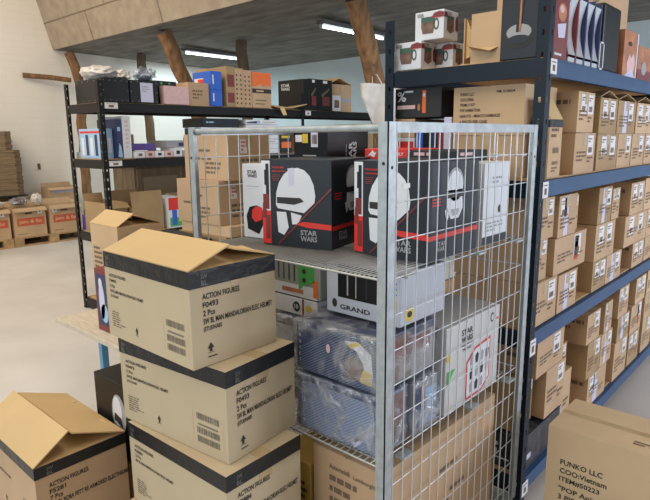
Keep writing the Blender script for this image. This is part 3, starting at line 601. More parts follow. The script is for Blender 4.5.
rows = {
 ('a', 'lower row'): [(2.58, 2.85, 1.4505, 1.628), (2.88, 3.20, 1.4505, 1.622), (3.205, 3.45, 1.4505, 1.622), (3.46, 3.72, 1.4505, 1.622), (3.73, 3.99, 1.4505, 1.622), (4.0, 4.27, 1.4505, 1.622)],
 ('a', 'upper row'): [(2.585, 2.80, 1.6285, 1.803), (2.88, 3.15, 1.6225, 1.79), (3.16, 3.48, 1.6225, 1.788), (3.50, 3.84, 1.6225, 1.788), (3.86, 4.18, 1.6225, 1.788)],
 ('b', 'bottom row'): [(2.235, 2.49, .8325, 1.02), (2.505, 2.745, .8325, 1.01), (2.97, 3.185, .8325, .99), (3.19, 3.46, .8325, .99), (3.69, 3.945, .8325, .985), (3.96, 4.2, .8325, .985)],
 ('b', 'middle row'): [(2.24, 2.39, 1.0205, 1.20), (2.43, 2.83, 1.0205, 1.183), (2.97, 3.29, .9905, 1.178), (3.48, 3.95, .9855, 1.165), (3.955, 4.25, .9855, 1.165)],
 ('b', 'top row'): [(2.235, 2.40, 1.2005, 1.372), (2.45, 2.67, 1.1835, 1.366), (2.675, 2.78, 1.1835, 1.35), (2.975, 3.19, 1.1785, 1.362), (3.2, 3.33, 1.1785, 1.345), (3.54, 3.83, 1.1655, 1.35), (3.84, 4.1, 1.1655, 1.36)],
 ('c', 'bottom row'): [(2.70, 2.96, .1715, .43), (3.05, 3.36, .1715, .35), (3.50, 3.77, .1715, .41), (3.80, 4.05, .1715, .38), (4.12, 4.35, .1715, .40)],
 ('c', 'middle row'): [(3.0, 3.22, .3505, .552), (3.225, 3.42, .3505, .54), (3.52, 3.76, .4105, .562), (3.80, 4.05, .3805, .568), (4.12, 4.34, .4005, .58)],
 ('c', 'top row'): [(2.96, 3.17, .5525, .715), (3.25, 3.385, .5405, .715), (3.50, 3.70, .5625, .745), (3.86, 4.09, .5685, .735), (4.13, 4.33, .5805, .74)],
}
INS = {('a', 'upper row', 0): .0, ('c', 'bottom row', 0): .06, ('c', 'top row', 1): -.004, ('b', 'top row', 2): .03, ('b', 'middle row', 0): .015}
k = 0
for (s, rw), L in rows.items():
    for i, (y0, y1, z0, z1) in enumerate(L):
        k += 1
        rack_carton('brown carton in the blue rack, %s, %s, %s from the near post' % (SH[s], rw, ordn[i]), y0, y1, z0, z1, inset=max(0, INS.get((s, rw, i), 0)), lilac=(k in (9, 13, 15, 24, 26, 30, 31, 36, 37, 41)), red=(k in (19, 38)),
                    mat=KR if s == 'b' and i < 2 else None, open_top=(s == 'a' and rw == 'upper row' and i > 0), seed=k)
# special cartons near the post on the lowest shelf
rack_carton('brown carton beside the near post, topmost in the lowest tier of the blue rack', 2.315, 2.63, .585, .752, inset=.0, depth=.3, seed=70)
rack_carton('brown carton on the dark film-wrapped pack in the lowest tier of the blue rack', 2.44, 2.68, .3505, .584, inset=.0, depth=.16, seed=71)
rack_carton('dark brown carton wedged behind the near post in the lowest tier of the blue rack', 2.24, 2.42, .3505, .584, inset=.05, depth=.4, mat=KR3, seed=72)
rack_carton('small brown carton set back in the lowest tier of the blue rack, near the post', 2.70, 2.86, .4305, .60, inset=.06, depth=.3, seed=73)
t = box_thing('wrapped_pack', 'dark blue package in shiny film on the lowest rack shelf, beside the near post', 'package', -1.22, -.885, 2.235, 2.66, .1715, .338, M('midnight_blue_card', (.006, .01, .022), .3), seam=False, part='pack_body', prints=[('white_label', 'F', [R(.55, .35, .1, .16, PAPP, 1), R(.56, .6, .1, .1, PAPP, 1)]), ('white_label', 'R', [R(.1, .3, .1, .15, PAPP, 1)])])
wrap(t, (.335, .425, .16), 5, FILMT, .006)
# narrow tall carton with raised flap
t = box_thing('cardboard_carton', 'narrow upright carton with black tape and raised flap beside the near rack post', 'carton', -.955, -.884, 2.295, 2.43, 1.4505, 1.68, KR2, prints=[('printed_text', 'R', bars(.15, .8, .7, 2, .1, rnd)+barcode(.3, .42, .5, .1, rnd)+barcode(.3, .22, .5, .06, rnd)+bars(.3, .15, .5, 2, .05, rnd))])
add_band(t, .0355, .0675, .2285, .03)
m = MB(); m.slab((.034, -.066, .229), (.034, .066, .229), (.0, .03, .31), (.0, -.085, .31), .003); m.build('flap', KTOP, t)
# cartons seen through the end of the rack
box_thing('cardboard_carton', 'brown carton with six printed lines at the end of the blue rack', 'carton', -1.277, -.965, 2.235, 2.56, 1.6205, 1.818, KR2, tape=None, bevel=.008, seam=True, prints=[
   ('printed_text', 'F', [T('FUNKO LLC', .10, .82, .2, .065), T('COO:CHINA', .10, .71, .2, .065), T('ITEM# 51537', .10, .60, .22, .065), T('POP ANIMATION:', .10, .49, .3, .065), T('NARUTO - MINATO KAMIKAZE', .10, .37, .58, .065), T('6 PIECES PER CASE', .10, .25, .40, .065), T('FM 210504', .62, .85, .25, .055)])])
box_thing('cardboard_carton', 'plain brown carton beneath the one with six printed lines, seen through the cage mesh', 'carton', -1.275, -.968, 2.235, 2.56, 1.4505, 1.6195, KR, tape=TAPE)
box_thing('display_box', 'thin lilac box standing left of the printed brown carton on the rack', 'box', -1.322, -1.285, 2.235, 2.5, 1.4505, 1.70, PAPP, seam=False, part='box_body')
# small boxes at the far end of that shelf
z = 1.4505; spec = [('black game box', BLK, .05), ('dark teal game box', DBLUE, .05), ('white red-sided game box', WHITE, .06), ('brown flat carton', KR, .085)]
for j, (nm, mt, h) in enumerate(spec):
    box_thing('flat_game_box', '%s in the pile behind the cage post, %s from the bottom' % (nm, ordn[j]), 'box', -1.585, -1.475, 2.24, 2.5, z, z+h, mt, seam=False, part='box_body', group='flat boxes behind the cage corner post', prints=([('red_print', 'F', [R(.15, .25, .8, .5, RED, 1)])] if j == 2 else [('white_print', 'F', [R(.1, .4, .25, .25, WHITE, 1)])] if j == 1 else []))
    z += h+.0006
x = -1.47
for j, (nm, mt, ww, h) in enumerate([('blue', BLUE, .04, .2), ('black', BLK, .034, .21), ('navy blue', DBLUE, .03, .19), ('dark brown', MAROON, .036, .21)]):
    box_thing('game_box', '%s game box standing upright behind the cage mesh, %s in its row' % (nm, ordn[j]), 'box', x, x+ww, 2.24, 2.48, 1.4505, 1.4505+h, mt, seam=False, part='box_body', prints=[('spine_print', 'F', [R(.3, .3, .4, .12, YEL if j in (0, 3) else WHITE, 1)])]); x += ww+.003
box_thing('display_box', 'black box with white lettering and orange stripe atop the pile behind the cage', 'box', -1.584, -1.34, 2.24, 2.5, 1.7005, 1.832, BLKM, seam=False, part='box_body', prints=[
   ('cover_print', 'F', [T('%', .05, .55, .2, .35, WHITE, 1), R(.05, .3, .4, .13, PINK, 1), R(.2, .85, .2, .06, WHITE, 1), R(.6, .15, .08, .75, ORANGE, 1), E(.64, .75, .025, .07, WHITE, 2), E(.53, .35, .03, .12, SKIN, 1)])])
# ------------------------------------------------------------------ top shelf of the right-hand rack
def mug_box(label, x0, x1, y0, y1, z0, z1):
    art = lambda cx: [P([(cx-.22, .22), (cx+.14, .22), (cx+.2, .5), (cx+.2, .78), (cx-.28, .78), (cx-.28, .45)], BRN, 1), R(cx-.28, .62, .48, .18, CERAM, 2), E(cx+.25, .52, .09, .2, CERAM, 1), E(cx+.25, .52, .05, .13, WHITE, 2)]
    return box_thing('mug_box', label, 'box', x0, x1, y0, y1, z0, z1, WHITE, seam=False, part='box_body', group='mug boxes on the top shelf', prints=[
        ('mug_picture', 'F', art(.5)), ('mug_picture', 'R', [P([(.2, .3), (.45, .2), (.7, .3), (.68, .78), (.22, .78)], BRN, 1), R(.22, .66, .46, .14, CERAM, 2)]),
        ('logo_print', 'F', [T('STAR', .08, .88, .22, .05, INK, 3), T('WARS', .08, .82, .22, .05, INK, 3), P([(.6, .78), (.66, .9), (.85, .95), (1, .9), (1, .74), (.62, .74)], MAROON, 3), R(.62, .735, .3, .02, RED, 4)]),
        ('logo_print', 'R', [P([(0, .74), (0, .9), (.2, .92), (.26, .74)], MAROON, 2), T('STAR', .25, .88, .25, .045, INK, 3), T('WARS', .25, .825, .25, .045, INK, 3), P([(.8, .35), (.95, .3), (1, .7), (.9, .9), (.78, .7)], MAROON, 2)])])
mug_box('white mug box, lower left of the three at the top shelf end', -1.582, -1.44, 2.225, 2.345, 1.9085, 2.028)
mug_box('white mug box, lower and rearmost of the three at the top shelf end', -1.50, -1.357, 2.352, 2.472, 1.9085, 2.028)
mug_box('white mug box stacked on top of the other two at the top shelf end', -1.487, -1.343, 2.245, 2.365, 2.0285, 2.148)
t = root('cardboard_carton', 'opened brown carton between the mug boxes and the dark display box, top shelf', 'carton', (-1.17, 2.24, 1.9085))
m = MB(); m.box(-.09, .09, .20, .204, 0, .2); m.box(.086, .09, .0, .20, 0, .2); m.box(-.09, -.086, .03, .20, 0, .19); m.box(-.086, .086, .0, .20, 0, .004); m.box(-.04, .086, .0, .004, .004, .195); m.build('body', KR2, t)
m = MB(); m.slab((-.09, .05, .17), (-.09, .2, .17), (-.03, .17, .10), (-.03, .04, .10), .003); m.build('flap', KTOP, t)
m = MB(); m.slab((-.04, .0, .03), (-.04, .0, .13), (-.088, .05, .19), (-.088, .05, .03), .003); m.build('flap', KTOP, t)
m = MB(); m.slab((-.035, -.001, .06), (.08, -.001, .06), (.06, -.03, .045), (-.03, -.045, .07), .003); m.build('flap', KTOP, t)
box_thing('display_box', 'dark grey box with a statue base picture beside the near post, top shelf', 'box', -1.072, -.925, 2.222, 2.275, 1.9085, 2.24, CHAR, seam=False, part='box_body', prints=[
   ('cover_print', 'F', [E(.5, .22, .40, .10, BLKM, 1), E(.5, .30, .34, .09, GREYC, 2), P([(.42, .30), (.55, .30), (.62, .7), (.6, 1), (.38, 1), (.44, .6)], BLKM, 3), P([(.5, .3), (.55, .3), (.57, .9), (.52, .9)], SKIN, 4), E(.5, .22, .3, .05, CHAR, 3)])])
GL = film('clear_blister', .16, (.9, .93, .97), 5, .2)
SILV = M('silver_card_edge', (.62, .66, .72), .25, metal=.3)
def blister(label, y0, y1, cardm, h=.27):
    t = root('figure_pack', label, 'figure pack', (-.955, (y0+y1)/2, 1.9085), 0, 'figure packs on the top shelf'); hy = (y1-y0)/2
    m = MB(); m.box(-.1, .07, hy-.012, hy, 0, h); m.build('backing_card', cardm, t)
    m = MB(); m.box(-.09, .068, -hy+.004, hy-.0125, .002, .02)
    n = 10; pts = [(.07-.02*math.sin(math.pi*k/n), .03+k*(h-.05)/n) for k in range(n+1)]
    for (a, z0), (b, z1) in zip(pts[:-1], pts[1:]): m.slab((a, -hy+.002, z0), (a, hy-.0125, z0), (b, hy-.0125, z1), (b, -hy+.002, z1), -.003)
    m.build('tray', SILV, t)
    m = MB(); m.box(-.05, .03, -hy+.012, hy-.02, .021, h*.8); m.build('figure', cardm, t, bevel=.012)
    m = MB(); m.box(-.095, .069, -hy, -hy+.0015, .021, h-.02); m.build('window', GL, t)
box_thing('display_box', 'dark red printed box beside the near post, at the aisle edge of the top shelf', 'box', -1.0, -.888, 2.285, 2.43, 1.9085, 2.19, MAROON, seam=False, part='box_body', prints=[
   ('cover_print', 'R', [E(.5, .62, .3, .12, SKIN, 1), P([(.2, .45), (.8, .5), (.75, .3), (.3, .28)], PAPP, 1), R(.08, .9, .84, .05, WHITE, 1), E(.45, .66, .15, .05, PINK, 2), R(.1, .05, .5, .03, WHITE, 1)])])
for i, (a, b, mt, nm) in enumerate([(2.44, 2.53, MAROON, 'first'), (2.535, 2.63, DBLUE, 'second'), (2.635, 2.725, DBLUE, 'third'), (2.73, 2.815, DBLUE, 'fourth')]):
    blister('windowed figure pack with silver edge, %s from the dark red box on the top shelf' % nm, a, b, mt)
box_thing('display_box', 'tall black glossy box right of the windowed figure packs on the top shelf', 'box', -1.1, -.9, 2.90, 3.15, 1.9085, 2.21, BLK, seam=False, part='box_body', prints=[('red_print', 'F', [R(.3, .93, .4, .02, RED, 1)])], bevel=.012)
box_thing('card_box', 'small black and white upright box in front of the tall black glossy box', 'box', -.95, -.888, 2.825, 2.885, 1.9085, 2.03, BLKM, seam=False, part='box_body', prints=[('edge_print', 'R', [R(0, 0, .18, 1, WHITE, 1), R(.82, 0, .18, 1, WHITE, 1), R(0, 0, 1, .06, WHITE, 1), R(0, .94, 1, .06, WHITE, 1)])])
box_thing('display_box', 'orange box with a pale hand picture on the top shelf at the right', 'box', -1.05, -.89, 3.20, 3.44, 1.9085, 2.13, SKIN, seam=False, part='box_body', prints=[
   ('cover_print', 'R', [P([(.3, .05), (.75, .05), (.85, .35), (.7, .55), (.55, .42), (.4, .5), (.25, .3)], PINK, 1), E(.4, .72, .14, .05, BLKM, 2), R(.92, .0, .08, 1, WHITE, 1), P([(.1, 0), (.9, 0), (.6, .18)], PAPP, 2)])])
box_thing('display_box', 'low orange-brown box at the right edge of the picture on the top shelf', 'box', -1.05, -.89, 3.46, 3.95, 1.9085, 2.08, SKIN, seam=False, part='box_body', prints=[('cover_print', 'R', [R(0, 0, 1, .3, MAROON, 1), E(.25, .35, .1, .2, GREYC, 2)])])
box_thing('cardboard_carton', 'big brown carton standing behind the orange boxes on the top shelf', 'carton', -1.5, -1.11, 3.05, 4.0, 1.9085, 2.42, KR, tape=None, prints=[('printed_text', 'R', [T('FUNKO', .08, .80, .35, .09, INKS), T('NARUTO - KAKASHI', .02, .38, .3, .06, INKS)]), ('printed_text', 'F', bars(.2, .6, .6, 2, .1, rnd))])
# ------------------------------------------------------------------ left rack, top shelf (surface 1.931)
Z1 = 1.9315
def lrack(kind, label, y0, y1, z0, z1, mat, x1=-4.77, depth=.34, prints=(), cat='box', group=None, **k):
    return box_thing(kind, label, cat, x1-depth, x1, y0, y1, z0, z1, mat, prints=prints, group=group, part='box_body' if cat != 'carton' else 'body', seam=(cat == 'carton'), **k)
riv = lambda: [E(x, y, .012, .02, GREYC, 1, n=8) for x in (.06, .28, .5, .72, .94) for y in (.08, .92)]+[E(.04, .5, .012, .02, GREYC, 1, n=8), E(.96, .5, .012, .02, GREYC, 1, n=8)]
lrack('storage_box', 'black riveted storage box at the near end of the black rack, top shelf', 2.47, 2.715, Z1, 2.13, BLK, depth=.50, cat='storage box', prints=[('rivets', 'R', riv()), ('rivets', 'F', riv())])
lrack('storage_box', 'black riveted storage box with a white paper sheet on its front', 2.725, 3.005, Z1, 2.13, BLK, depth=.50, cat='storage box', prints=[('rivets', 'R', riv()), ('paper_sheet', 'R', [R(.36, .05, .45, .85, PAPP, 2)]+bars(.42, .7, .3, 3, .1, rnd, GREYC, 3))])
lrack('display_box', 'black box with green print on its top edge, behind the pink box', 3.02, 3.27, Z1, 2.15, BLK, x1=-4.87, prints=[('green_print', 'R', [E(.35, .9, .05, .05, GREEN, 1), E(.7, .9, .04, .04, GREEN, 1)]), ('green_print', 'F', [R(.6, .1, .1, .7, GREEN, 1)])])
lrack('display_box', 'pink box lying in front of the black one, black rack top shelf', 3.07, 3.34, Z1, 2.10, PINK, depth=.08)
lrack('cardboard_carton', 'plain brown carton between the pink box and the blue packs, black rack', 3.355, 3.60, Z1, 2.15, KR, x1=-4.80, cat='carton', prints=[('printed_text', 'R', bars(.2, .6, .6, 3, .15, rnd))])
for j, (z0, z1) in enumerate(((Z1, 2.09), (2.0905, 2.27))):
    lrack('display_box', '%s of the two stacked bright blue packs on the black rack' % ('lower', 'upper')[j], 3.605, 3.74, z0, z1, BLUE, depth=.3, prints=[('cover_print', 'R', [R(.15, .3, .12, .5, WHITE, 1)]), ('cover_print', 'F', [R(.1, .3, .5, .35, WHITE, 1), R(.3, .35, .3, .25, RED, 2)])])
holes = lambda: [R(.12+.5*i, .08+.12*j, .16, .05, BLKM, 1) for i in (0, 1) for j in range(7)]
for j in range(3):
    y0 = 3.80+.112*j
    lrack('kraft_box', '%s of the three upright brown boxes with dark slots' % ('left', 'middle', 'right')[j], y0, y0+.109, Z1, 2.33-.01*j, (KR3 if j == 0 else KR), depth=.5, prints=[('slot_print', 'R', holes() if j else [R(.1, .1, .8, .25, MAROON, 1), R(.1, .5, .8, .3, MAROON, 1)])])
lrack('kraft_box', 'brown and orange printed box with black stripe, right of the slotted boxes', 4.14, 4.41, Z1, 2.30, KR, prints=[('cover_print', 'R', [P([(0, .6), (0, 1), (1, 1), (1, .62), (.8, .66), (.6, .6), (.4, .68), (.2, .6)], ORANGE, 1), R(0, .42, 1, .12, INK, 1), R(.15, .2, .6, .03, INKS, 1), R(.15, .1, .5, .03, INKS, 1), R(.2, .46, .4, .04, KR2, 2)])])
m = MB(); 
pts = [(-4.90, 4.42, 1.98), (-4.72, 4.44, 1.955), (-4.66, 4.62, 1.935), (-4.70, 4.86, 1.95)]
m.slab((-4.95, 4.44, 1.99), (-4.70, 4.43, 1.94), (-4.66, 4.62, 1.935), (-4.95, 4.62, 1.9325), .006); m.slab((-4.95, 4.62, 1.9325), (-4.66, 4.62, 1.935), (-4.66, 4.86, 1.985), (-4.95, 4.86, 1.97), .006); m.slab((-4.70, 4.47, 1.94), (-4.68, 4.52, 1.94), (-4.66, 4.54, 1.86), (-4.68, 4.50, 1.86), .004)
tag(m.build('cardboard_offcut', KTOP), 'torn piece of brown cardboard hanging over the edge of the black rack', 'cardboard')
lrack('display_box', 'black box with white logo on its end, beside the torn cardboard, black rack', 4.915, 5.01, Z1, 2.28, BLK, depth=.42, prints=[('logo_print', 'F', [T('STAR', .12, .78, .35, .1, WHITE, 1), T('WARS', .12, .66, .35, .1, WHITE, 1)])])
for j, (a, b) in enumerate(((5.015, 5.16), (5.165, 5.42))):
    lrack('display_box', '%s black box with a small white sticker at its top, black rack' % ('narrow', 'wide')[j], a, b, Z1, 2.29, BLK, depth=.42, prints=[('sticker', 'R', [R(.35, .88, .3, .09, PAPER, 1)]), ('cover_print', 'R', [P([(.2, .5), (.8, .75), (.8, .68), (.3, .42)], M('olive_print', (.14, .13, .05), .5), 1), R(.3, .15, .5, .3, MAROON, 1)])])
lrack('display_box', 'small white and brown box in front of the peaked brown carton', 5.43, 5.58, Z1, 2.12, WHITE, depth=.05, prints=[('cover_print', 'R', [R(.2, .2, .6, .5, BRN, 1)])])
tent_box('cardboard_carton', 'brown carton with peaked open flaps on the top shelf of the black rack', 'carton', -5.2, -4.83, 5.45, 5.86, 1.9315, 2.26, 5.65, 2.34, KR, KTOP, prints=[('tape_print', 'R', [R(0, .35, 1, .15, GREYC, 1), R(.4, 0, .12, 1, TAPE, 0)])])
# bulging clear bags on the black boxes
def bag(name, label, loc, size, seed, mat, cat='plastic bag', contents=None):
    t = root(name, label, cat, loc); bm = bmesh.new(); bmesh.ops.create_icosphere(bm, subdivisions=4, radius=1)
    for v in bm.verts:
        p = v.co; q = Vector((p.x*size[0], p.y*size[1], (p.z*.5+.5)*size[2])); n_ = noise.noise(Vector((p.x*2.6+seed, p.y*2.6, p.z*2.6)))+.45*noise.noise(Vector((p.x*7+seed, p.y*7, p.z*7)))
        q += Vector((p.x*size[0], p.y*size[1], p.z*size[2]*.5))*n_*.35; q.z = max(q.z, .003); v.co = q
    me = bpy.data.meshes.new('film'); bm.to_mesh(me); bm.free(); me.materials.append(mat)
    for p in me.polygons: p.use_smooth = True
    o = bpy.data.objects.new('film', me); C.objects.link(o); o.parent = t
    if contents:
        bm = bmesh.new(); bmesh.ops.create_icosphere(bm, subdivisions=3, radius=1)
        for v in bm.verts:
            p = v.co; n_ = 1+.3*noise.noise(Vector((p.x*3, p.y*3+seed, p.z*3))); v.co = Vector((p.x*size[0]*.7*n_, p.y*size[1]*.7*n_, max(.003, (p.z*.5+.5)*size[2]*.75*n_)))
        me = bpy.data.meshes.new('contents'); bm.to_mesh(me); bm.free(); me.materials.append(contents)
        o = bpy.data.objects.new('contents', me); C.objects.link(o); o.parent = t
MILK = M('milky_plastic', (.68, .64, .60), .35, n=.12, ns=7, bump=.8, bs=12)
bag('plastic_bag', 'bulging milky plastic bag on the first black storage box', (-5.02, 2.58, 2.131), (.16, .14, .12), 3, MILK)
bag('plastic_bag', 'flat milky plastic bag bridging the two black storage boxes', (-5.10, 2.82, 2.131), (.13, .075, .11), 8, MILK)
bag('plastic_bag', 'clear bag with blue-grey contents on the second black storage box', (-4.90, 2.95, 2.131), (.11, .09, .13), 12, FILMD, contents=M('blue_grey_cloth', (.12, .15, .25), .8))
# ------------------------------------------------------------------ left rack, second shelf (surface 1.446)
Z2 = 1.4465
lrack('game_box', 'blue box with pale figures at the near end of the second shelf, black rack', 2.47, 2.575, Z2, 1.71, LBLUE, x1=-4.86, depth=.42, prints=[('cover_print', 'F', [R(.1+.2*k, .1, .12, .6+.1*(k % 2), DBLUE if k % 2 else WHITE, 1) for k in range(4)]+[R(.05, .85, .9, .07, RED, 1)]), ('cover_print', 'R', [R(.1, .1, .35, .6, DBLUE, 1), R(.6, .2, .25, .5, WHITE, 1)])])
lrack('game_box', 'dark blue box beside the white upright box on the second shelf, black rack', 2.58, 2.635, Z2, 1.79, DBLUE, x1=-4.80, prints=[('cover_print', 'R', [P([(.1, .05), (.9, .02), (.7, .3), (.4, .4)], LBLUE, 1), R(.2, .7, .5, .1, LBLUE, 1)])])
lrack('display_box', 'tall white upright box next to the dark blue one, second shelf', 2.64, 2.72, Z2, 1.815, WHITE, x1=-4.80, prints=[('cover_print', 'R', bars(.3, .85, .5, 7, .1, rnd, PINK))])
lrack('display_box', 'low pale box at the left end of the second shelf, black rack', 2.475, 2.575, Z2, 1.50, GREYC, x1=-5.285, depth=.09)
lrack('display_box', 'small brown grey box behind the purple box, second shelf', 2.76, 2.86, Z2, 1.66, KR3, x1=-5.0, depth=.12)
lrack('display_box', 'flat purple box lying on small white boxes, second shelf', 2.76, 3.02, 1.5115, 1.575, PURP, x1=-4.9, depth=.09)
for j in range(6):
    mt = (WHITE, PINK, WHITE, PINK, WHITE, GREYC)[j]
    lrack('small_box', 'small pale box on the second shelf, %s from the tall white box' % ordn[j], 2.735+.10*j, 2.83+.10*j, Z2, 1.505 if j != 4 else 1.53, mt, depth=.23, group='small pale boxes on the second shelf', prints=[('cover_print', 'R', [R(.3, .3, .4, .4, BLKM if j in (2, 4) else INKS, 1)])])
lrack('small_box', 'pale grey box resting across the last small pale boxes, second shelf', 3.10, 3.32, 1.5305, 1.60, GREYC, x1=-4.83, prints=[('cover_print', 'R', [R(.6, .2, .25, .5, DBLUE, 1)])])
for j in range(4):
    lrack('flat_game_box', 'dark blue flat box under the top shelf of the black rack, %s from the bottom' % ordn[j], 3.50-.02*(j % 2), 3.94, Z2+.092*j, Z2+.0915*(j+1), (DBLUE, BLKM, DBLUE, CHAR)[j], group='dark flat boxes on the black rack', prints=[('spine_print', 'R', bars(.1, .5, .4, 1, .3, rnd, LBLUE))])
for j in range(7):
    lrack('flat_game_box', 'white flat box with a blue wedge, %s from the bottom of its pile' % ordn[j], 4.04, 4.50, Z2+.052*j, Z2+.0515*(j+1), WHITE, group='white flat boxes on the black rack', prints=[('wedge_print', 'R', [P([(.02, .2), (.42, .2), (.42, .8), (.02, .45)], DBLUE, 1), R(.33, .25, .08, .5, LBLUE, 2), R(.5, .45, .4, .1, INKS, 1)] if j in (4, 6, 2) else bars(.5, .45, .4, 1, .2, rnd))])
lrack('flat_game_box', 'black and orange game box standing at the end of the white pile', 4.53, 4.72, Z2, 1.72, BLKM, prints=[('cover_print', 'R', [R(.1, .2, .8, .25, ORANGE, 1), R(.1, .6, .7, .1, YEL, 1)])])
for j, (a, b, h, mt) in enumerate([(5.0, 5.35, .30, KR), (5.4, 5.8, .26, DBLUE), (5.85, 6.25, .33, KR3), (6.3, 6.7, .22, KR)]):
    lrack('cardboard_carton', '%s on the second shelf of the black rack, %s beyond its middle post' % (('brown carton', 'dark blue carton', 'dark brown carton', 'brown carton')[j], ordn[j]), a, b, Z2, Z2+h, mt, cat='carton', tape=TAPE)
# ------------------------------------------------------------------ left rack, third shelf (surface .766) and bottom shelf
Z3 = .7665
def open_carton(label, x0, x1, y0, y1, z0, z1, mat, name='cardboard_carton', fl=.1, back=.25, fill=None, prints=()):
    d = (x1-x0, y1-y0, z1-z0); t = root(name, label, 'carton', ((x0+x1)/2, (y0+y1)/2, z0+.0006)); hx, hy, H = d[0]/2, d[1]/2, d[2]; w_ = .004
    m = MB(); m.box(-hx, hx, -hy, hy, 0, w_); m.box(-hx, hx, -hy, -hy+w_, w_, H); m.box(-hx, hx, hy-w_, hy, w_, H); m.box(-hx, -hx+w_, -hy+w_, hy-w_, w_, H); m.box(hx-w_, hx, -hy+w_, hy-w_, w_, H); m.build('body', mat, t)
    m = MB(); m.slab((hx-w_, -hy, H), (hx-w_, hy, H), (hx+fl*.75, hy, H-fl*.6), (hx+fl*.75, -hy, H-fl*.6), .003) if fl > 0 else m.slab((hx-w_, -hy, H), (hx-w_, hy, H), (hx-w_-.02, hy, H-fl), (hx-w_-.02, -hy, H-fl), .003); m.build('flap', mat, t)
    m = MB(); m.slab((-hx, hy, H), (-hx, -hy, H), (-hx-fl*.3 if fl > 0 else -hx-.02, -hy, H+abs(fl)*.9), (-hx-fl*.3 if fl > 0 else -hx-.02, hy, H+abs(fl)*.9), .003); m.build('flap', mat, t)
    if fill:
        m = MB(); r_ = random.Random(int(x0*100)); m.box(-hx+.01, hx-.01, -hy+.01, hy-.01, w_, H-.05); m.build('packing_paper', fill, t)
    for pn_, fc, it in prints: decal(pn_, fc, d, it, t)
    return t
CREAM = M('cream_packing_paper', (.68, .60, .50), .7, n=.2, ns=12, bump=1, bs=10)
open_carton('open brown carton with an upright printed flap on the third shelf, black rack', -5.25, -4.80, 2.68, 3.0, Z3, 1.0, KR3, fl=-.14, fill=CREAM)
open_carton('open brown carton nearest the front post on the third shelf, black rack', -5.3, -4.85, 2.47, 2.66, Z3, 1.05, KR3, fl=.07, fill=CREAM)
lrack('display_box', 'colourful red, blue and green box on the third shelf of the black rack', 3.04, 3.22, Z3, 1.06, WHITE, prints=[('cover_print', 'R', [R(0, .6, 1, .4, RED, 1), R(.05, .05, .9, .3, GREEN, 1), R(.2, .1, .3, .5, BLUE, 2), R(.6, .2, .2, .3, YEL, 2)])])
for j in range(4):
    lrack('cardboard_carton', 'brown carton on the third shelf of the black rack, %s beyond the colourful box' % ordn[j], 3.27+.36*j, 3.6+.36*j, Z3, Z3+.3+.04*(j % 2), (KR, KR3, KR2, KR)[j], cat='carton', depth=.4, tape=TAPE)
lrack('small_box', 'yellow and white small box on top of the brown carton, third shelf', 3.28, 3.5, Z3+.301, Z3+.36, WHITE, depth=.2, prints=[('cover_print', 'R', [R(.6, 0, .4, 1, YEL, 1), R(.1, .3, .3, .4, BLKM, 1)])])
lrack('display_box', 'small purple box at the left end of the third shelf, black rack', 2.475, 2.62, Z3, .91, PURP, x1=-5.31, depth=.07)
for j in range(4):
    lrack('cardboard_carton', 'brown carton on the bottom shelf of the black rack, %s from the near post' % ordn[j], 2.60+.42*j, 3.0+.42*j, .1065, .5, (KR, KR2, KR3, KR)[j], cat='carton', depth=.45, tape=TAPE)
# ------------------------------------------------------------------ far left: pallets with open cartons, flattened cardboard
def pallet(label, x, y, L=1.2, W=.8):
    t = root('wooden_pallet', label, 'pallet', (x, y, 0), 0, 'pallets along the wall')
    for k in range(3):
        for j in range(3):
            m = MB(); cx = -W/2+.05+k*(W-.1)/2; cy = -L/2+.07+j*(L-.14)/2; m.box(cx-.05, cx+.05, cy-.07, cy+.07, .0225, .1005); m.build('block', PALLET, t)
    for k in range(3): m = MB(); cx = -W/2+.05+k*(W-.1)/2; m.box(cx-.05, cx+.05, -L/2, L/2, .0005, .022); m.build('bottom_board', PALLET, t)
    for j in range(3): m = MB(); cy = -L/2+.07+j*(L-.14)/2; m.box(-W/2, W/2, cy-.07, cy+.07, .101, .122); m.build('stringer_board', PALLET, t)
    for k in range(5): m = MB(); cx = -W/2+.06+k*(W-.12)/4; m.box(cx-.05, cx+.05, -L/2, L/2, .1225, .144); m.build('top_board', PALLET, t)
pallet('wooden pallet by the left wall, cut off by the picture edge', -9.66, 2.58)
pallet('wooden pallet by the left wall under the red-striped cartons', -9.66, 3.79)
def jem(label, y0, y1, sx, h=.45, bg=None):
    t = open_carton(label, -9.62, -9.27, y0, y1, .1445, .1445+h, KR, name='moving_box', fl=.09, prints=[
        ('red_print', 'R', [R(.10, .38, .84, .27, M('muted_red_print', (.52, .11, .05), .6), 0), T('jem & fix', .16, .43, .70, .16, M('pale_print', (.75, .4, .25), .6), 1), R(.35, .78, .22, .05, BLKM, 1)]+bars(.1, .9, .5, 1, .06, rnd)+[R(.1, .1, .3, .02, INKS, 1)]),
        ('paper_label', 'R', [R(sx, .76, .16, .16, PAPER, 1), R(sx+.06, .81, .04, .05, INKS, 2)])], fill=CREAM)
    t['group'] = 'red-striped moving boxes'
jem('brown moving box with red stripe, left of the three on the pallets', 2.66, 3.16, .7)
jem('brown moving box with red stripe, middle of the three on the pallets', 3.21, 3.69, .74)
jem('brown moving box with red stripe, right of the three, behind the rack post', 3.75, 4.25, .08)
for j, (y0, y1) in enumerate(((2.7, 3.25), (3.3, 3.85), (3.9, 4.45))):
    open_carton('open brown carton against the wall behind the %s red-striped moving box' % ('left', 'middle', 'right')[j], -10.1, -9.80, y0, y1, .1445, .62, KR2, fl=.08, fill=CREAM)
